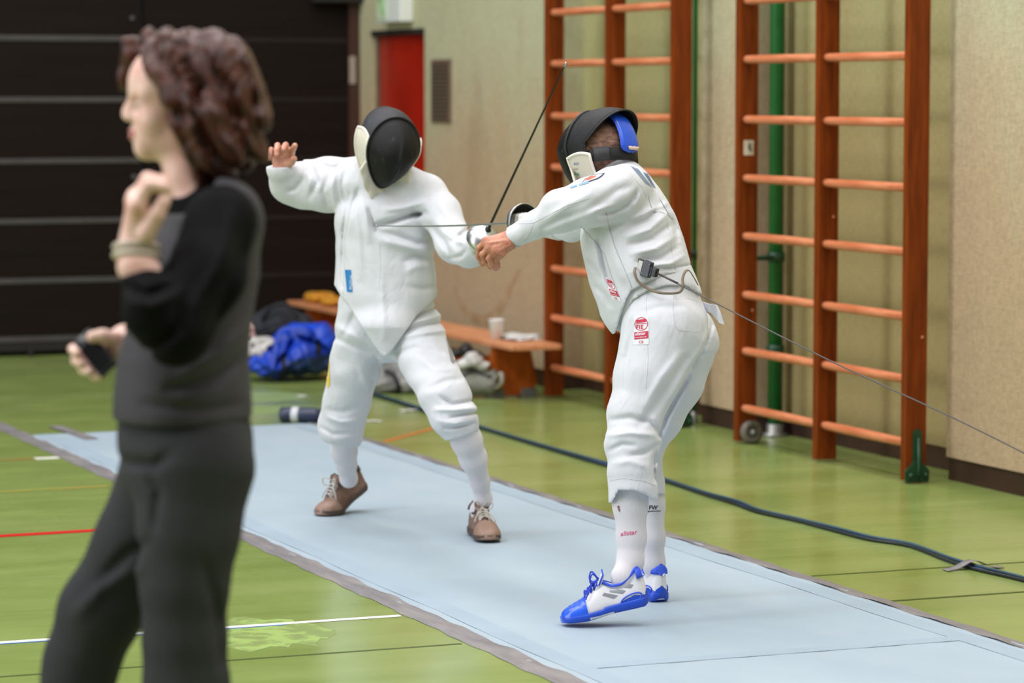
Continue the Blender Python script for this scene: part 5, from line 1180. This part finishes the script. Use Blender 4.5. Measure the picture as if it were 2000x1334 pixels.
# ================================================================== things by the wall
M_BTOP = mat('bench_top_wood', (214, 150, 108), .4, 0, 5, .05, 50, rgb2=(190, 120, 80), stretch=(5, .6, 5), spec=.3); M_BLEG = mat('bench_leg_wood', (178, 88, 26), .4, 0, 6, .05, 50, rgb2=(140, 64, 18), stretch=(4, 4, .8), spec=.2)
bn = thing('gym_bench', 'long low wooden gymnastics bench along the beige wall', 'bench', (6.245, 17.0, 0))
box('seat_plank', (-.145, -1.95, .285), (.145, 1.93, .315), M_BTOP, bn, .008)
box('rail', (-.02, -1.57, .09), (.02, 1.60, .20), M_BLEG, bn, .006)
for y in (-1.58, 0.0, 1.62):
    me = prism_mesh('leg', [(-.105, .285), (.105, .285), (.13, .16), (.15, .075), (.09, .014), (-.09, .014), (-.15, .075), (-.13, .16)], 1, y-.022, y+.022, .004); lg = link('leg', me, M_BLEG, bn)
    for s_ in (-1, 1): box('foot_pad', (s_*.095-.045, y-.03, .0), (s_*.095+.045, y+.03, .05), mat('grey_rubber_foot', (98, 98, 92), .7), lg, .006)
M_PLATE = mat('white_enamel', (226, 226, 224), .35, .04, 10)
p = gnd(1013, 655, .315); p = V([6.235, 15.42, .315])
cup = thing('cup', 'white paper cup on the bench', 'cup', (6.17, 15.45, .3165))
link('cup_wall', lathe_mesh('cup_wall', [(0, 0), (.030, 0), (.041, .105), (.043, .107), (.041, .109), (.039, .107), (.029, .004), (0, .004)], 28), M_PLATE, cup, True)
link('cup_rim', tube_mesh('cup_rim', [(.0425*math.cos(a), .0425*math.sin(a), .108) for a in np.linspace(0, 2*math.pi, 28, endpoint=False)], .0022, 6, True), M_PLATE, cup, True)
pp = thing('paper_stack', 'flat white folded papers lying on the bench beside the cup', 'paper', (6.235, 15.43, .3195))
for i, (dx, dy, a) in enumerate(((.055, -.02, .2), (.04, .0, -.15), (.06, -.01, .5))):
    bm = bmesh.new(); g = []
    for iy in range(7): g.append([(dx-.07+.14*k/5, dy-.105+.21*iy/6, .003+.007*i+.003*math.sin(k+iy*1.3+i)+.006*(k == 5)) for k in range(6)])
    c, s_ = math.cos(a), math.sin(a); o = link('paper_sheet', grid_mesh('paper_sheet', [[(x*c-y*s_, x*s_+y*c, z) for x, y, z in r_] for r_ in g], False, .004), M_PLATE, pp, True)
yc = thing('yellow_cloth', 'folded yellow-orange cloth on the far end of the bench', 'cloth', (6.23, 18.52, .315))
s = Sdf(); s.cone((-.07, -.22, .028), (.07, -.2, .028), .03, .03, .02, [(V([0, 0, 1.]), .9), (V([0, 1., 0]), 3.5)]); s.cone((-.06, .12, .034), (.07, .14, .034), .034, .03, .02, [(V([0, 1., 0]), 3.2)]); s.cut(lambda P: .002-P[:, 2]); s.disp.append(wave((1, .4, .2), .06, .004, .3))
s.obj('fabric', .008, mat('yellow_orange_fabric', (204, 142, 34), .8, .25, 18, .2, 120), yc)

# --- blue sports bag, lid open, white clothes spilling out on the left
M_BAG = mat('blue_nylon', (24, 74, 206), .45, 0, 9, .25, 40, rgb2=(14, 48, 150)); M_BAGD = mat('navy_nylon_panel', (18, 44, 84), .5, .2, 12, .2, 60); M_WEB = mat('black_webbing', (16, 18, 24), .7)
bg = thing('sports_bag', 'bright blue sports bag standing open on the floor behind the fencer', 'bag', tuple(gnd(560, 740)))
D = 17.75; s = Sdf()
s.chain([J(488, 712, D-.12, 16), J(540, 705, D-.05, 26), J(600, 690, D, 34), J(634, 680, D+.05, 30)], .05, [(FWD, 1.7)]); s.chain([J(520, 722, D-.1, 14), J(640, 712, D, 14)], .04, [(FWD, 2.5)])
s.chain([J(548, 672, D, 24), J(578, 655, D, 22), J(628, 652, D, 20), J(640, 668, D, 20)], .04, [(FWD, 1.6)])
s.cone(at(505, 690, D-.1), at(530, 680, D-.1), .045, .05, .02, None, -1)
s.cut(lambda P: .004-P[:, 2]); s.disp.append(wave(RGT+UP*.6, .09, .006, .4)); s.disp.append(wave(RGT*.5-UP, .05, .003, 1.4))
for p, w, a in (([(535, 715), (560, 690), (570, 665)], 5, .02), ([(500, 700), (530, 720), (560, 730)], 5, -.015), ([(585, 660), (620, 670), (645, 690)], 5, .015), ([(600, 640), (612, 655), (606, 668)], 4, .018)): s.disp.append(fold(p, w, a))
blo = s.obj('bag_body', .008, M_BAG, bg)
px_patch('bag_panel', blo, [[(566, 705), (648, 690), (648, 722), (600, 737), (545, 738)]], M_BAGD, bg, .004, 8)
px_patch('bag_strap', blo, [[(553, 688), (560, 688), (556, 738), (546, 738)]], M_WEB, bg, .007, 6); px_patch('bag_strap', blo, [[(614, 662), (622, 660), (626, 690), (616, 694)]], M_WEB, bg, .007, 6)
tube('bag_handle', smooth_path([lay(blo, 520, 672, .01), at(545, 650, D-.15), at(575, 642, D-.16), at(604, 648, D-.16), lay(blo, 618, 664, .01)], 6), .012, M_BAG, bg, 8, False, .4)
finish(bg)
def bundle(name, label, cat, blobs, mtl, vox=.008, base=None, waves=.005, floor_=True):
    t = thing(name, label, cat, tuple(base)); s = Sdf()
    for ch in blobs: s.chain([J(*q) for q in ch], .03, [(FWD, 1.5)])
    if floor_: s.cut(lambda P: .004-P[:, 2])
    s.disp.append(wave(RGT+UP*.5, .07, waves, .9)); s.disp.append(wave(UP*.9-RGT*.4, .045, waves*.6, .1)); o = s.obj('fabric', vox, mtl, t); finish(t); return t, o
M_WCLO = mat('white_grey_clothes', (206, 204, 202), .8, 0, 14, .2, 80, rgb2=(168, 164, 160)); M_DKCLO = mat('dark_navy_cloth', (34, 36, 46), .8, .3, 10, .2, 80)
bundle('folded_shirt', 'white and pale grey clothes lying in the open blue bag', 'clothes', [[(478, 690, D-.1, 11), (512, 688, D-.1, 13)], [(476, 672, D-.05, 9), (505, 666, D-.05, 8), (530, 668, D-.05, 9)]], M_WCLO, base=gnd(495, 735), floor_=False)
bundle('towel', 'small crumpled pink and white towel on top of the clothes in the blue bag', 'towel', [[(476, 652, D, 10), (486, 640, D, 8), (494, 652, D, 6)]], mat('pink_white_towel', (214, 198, 192), .8, 0, 30, .2, 80, rgb2=(196, 120, 130)), base=gnd(480, 735), floor_=False)
t, o = bundle('dark_bag', 'dark navy bag slumped behind the blue sports bag', 'bag', [[(505, 640, 18.3, 30), (545, 632, 18.3, 38), (590, 640, 18.3, 28)], [(505, 690, 18.3, 40), (600, 690, 18.3, 38)]], M_DKCLO, base=gnd(550, 715))
h = tube('bag_handle', smooth_path([lay(o, 515, 625, .01), at(530, 600, 18.1), at(560, 594, 18.1), at(582, 622, 18.1)], 6), .012, M_WEB, t, 8); h.matrix_parent_inverse = t.matrix_world.inverted()
# --- bags and clothes under the bench
DB = 16.68
t, o = bundle('grey_bag', 'grey fencing bag with white clothes on top, under the bench end', 'bag', [[(902, 748, DB, 22), (958, 750, DB, 22)], [(900, 730, DB, 14), (962, 735, DB, 16)]], mat('grey_green_canvas', (122, 122, 112), .7, .2, 10, .2, 60), base=gnd(930, 774), waves=.003)
z = tube('bag_zip', [lay(o, x, 732+4*math.sin(x*.1), .006) for x in range(896, 968, 8)], .006, M_WEB, t, 6); z.matrix_parent_inverse = t.matrix_world.inverted()
h = tube('bag_handle', smooth_path([lay(o, 966, 742, .01), at(979, 728, DB-.15), at(980, 748, DB-.16), lay(o, 968, 757, .01)], 6), .012, mat('pale_strap', (170, 160, 150), .7), t, 8, False, .5); h.matrix_parent_inverse = t.matrix_world.inverted()
bundle('crumpled_jacket', 'crumpled white jacket piled on the grey bag under the bench', 'clothes', [[(902, 712, DB-.05, 10), (925, 702, DB-.05, 14), (948, 716, DB-.05, 9)]], M_WCLO, base=gnd(925, 774), floor_=False)
bundle('dark_glove', 'dark glove lying on top of the white jacket under the bench', 'glove', [[(888, 690, DB+.05, 8), (912, 684, DB+.05, 9), (934, 694, DB+.05, 8)], [(905, 684, DB+.05, 6), (912, 676, DB+.05, 5)]], mat('black_leather', (30, 28, 30), .5, .2, 20), base=gnd(912, 774), floor_=False)
t, o = bundle('holdall', 'grey and white holdall seen between the legs of the camera-facing fencer', 'bag', [[(745, 745, 17.0, 24), (800, 745, 17.0, 28), (835, 748, 17.0, 22)], [(762, 715, 17.0, 18), (810, 718, 17.0, 18)]], mat('white_grey_holdall', (150, 148, 144), .7, 0, 9, .2, 60, rgb2=(92, 92, 92)), base=gnd(790, 772))
h = tube('bag_strap', smooth_path([lay(o, 752, 725, .01), lay(o, 770, 735, .012), lay(o, 780, 755, .012), lay(o, 772, 766, .012)], 5), .02, M_WEB, t, 8, False, .35); h.matrix_parent_inverse = t.matrix_world.inverted()
# --- navy bottle lying by the piste end
bt = thing('water_bottle', 'navy blue bottle with white band lying at the far end of the piste', 'bottle', (4.69, 14.67, .0405))
ax = unit(RGT*.98+FWD*-.2); MB = axesM((0, 0, 0), ax); M_NAVYB = mat('navy_bottle', (34, 44, 70), .4)
link('bottle_body', lathe_mesh('bottle_body', [(0, 0), (.034, .002), (.039, .010), (.039, .05), (.037, .055), (.039, .06), (.039, .185), (.030, .205), (.016, .215), (.016, .222)], 28, MB), M_NAVYB, bt, True)
link('bottle_band', lathe_mesh('bottle_band', [(.0392, .063), (.0402, .064), (.0402, .098), (.0392, .099)], 28, MB), mat('pale_band', (190, 192, 198), .5), bt, True)
link('bottle_cap', lathe_mesh('bottle_cap', [(.018, .220), (.020, .222), (.020, .242), (.010, .246), (.008, .262), (0, .263)], 20, MB), M_BLACK, bt, True)
# --- bits of tape on the floor
M_WT = mat('white_tape', (206, 206, 200), .6)
def tape(label, c, l, w, a):
    rows = []
    for i in range(7): rows.append([(-l/2+l*i/6, -w/2, .003+.004*math.sin(i*1.1)**2), (-l/2+l*i/6, w/2, .003+.004*math.sin(i*1.1+.5)**2)])
    o = link('tape_scrap', grid_mesh('tape_scrap', rows, False, .0015), M_WT); o.location = (*c[:2], .0); o.rotation_euler.z = a; tag(o, label, 'tape', 'scraps of white tape on the floor')
tape('crumpled scrap of white tape on the floor beside the far fencer\'s knee', gnd(722, 824), .12, .05, -.5); tape('small scrap of white tape lying beside the cable bundle', gnd(800, 803), .09, .05, .2); tape('tiny scrap of white tape on the floor in front of the blue bag', gnd(592, 775), .05, .05, .2)
# --- cable bundle along the wall side of the piste
M_CBLUE = mat('blue_cable', (60, 104, 160), .45); M_CDARK = mat('black_cable', (26, 32, 36), .5); M_CTEAL = mat('grey_teal_cable', (52, 78, 92), .5)
way = [(640, 748), (700, 765), (760, 782), (860, 815), (960, 845), (1080, 880), (1180, 910), (1290, 940), (1380, 968), (1440, 986), (1480, 1003), (1560, 1020), (1640, 1040), (1700, 1057), (1780, 1070), (1860, 1098), (1910, 1115), (2000, 1137), (2200, 1190)]
for i, (m_, col, off, r, ph_) in enumerate(((M_CBLUE, 'blue', .013, .0055, 0.), (M_CDARK, 'black', -.012, .006, 1.2), (M_CTEAL, 'grey-blue', .0, .0055, 2.1))):
    P = []
    for j, q in enumerate(way):
        g = gnd(*q); g = g+V([off+.008*math.sin(j*1.9+ph_), 0, r+.0012+(.009 if i == 2 else 0)]); P.append(g)
    P = smooth_path(P, 6); b0 = P[len(P)//2].copy(); b0[2] = 0
    o = link('floor_cable', tube_mesh('floor_cable', [p-b0 for p in P], r, 8), m_, None, True); o.location = tuple(b0)
    tag(o, '%s cable in the bundle running along the floor beside the piste' % col, 'cable', 'cables along the piste')
g = gnd(1900, 1112); tp_ = thing('cable_tape', 'strip of grey tape holding the cable bundle to the floor', 'tape', (g[0], g[1], 0))
link('tape_strip', grid_mesh('tape_strip', [[(-.11+.22*k/12, -.02+.01*math.sin(k*.4), .003+.028*math.exp(-((k-6.2)/2.6)**2)), (-.11+.22*k/12, .025+.006*math.sin(k*.5), .003+.028*math.exp(-((k-6)/2.6)**2))] for k in range(13)], False, .0012), M_TAPE, tp_, True)
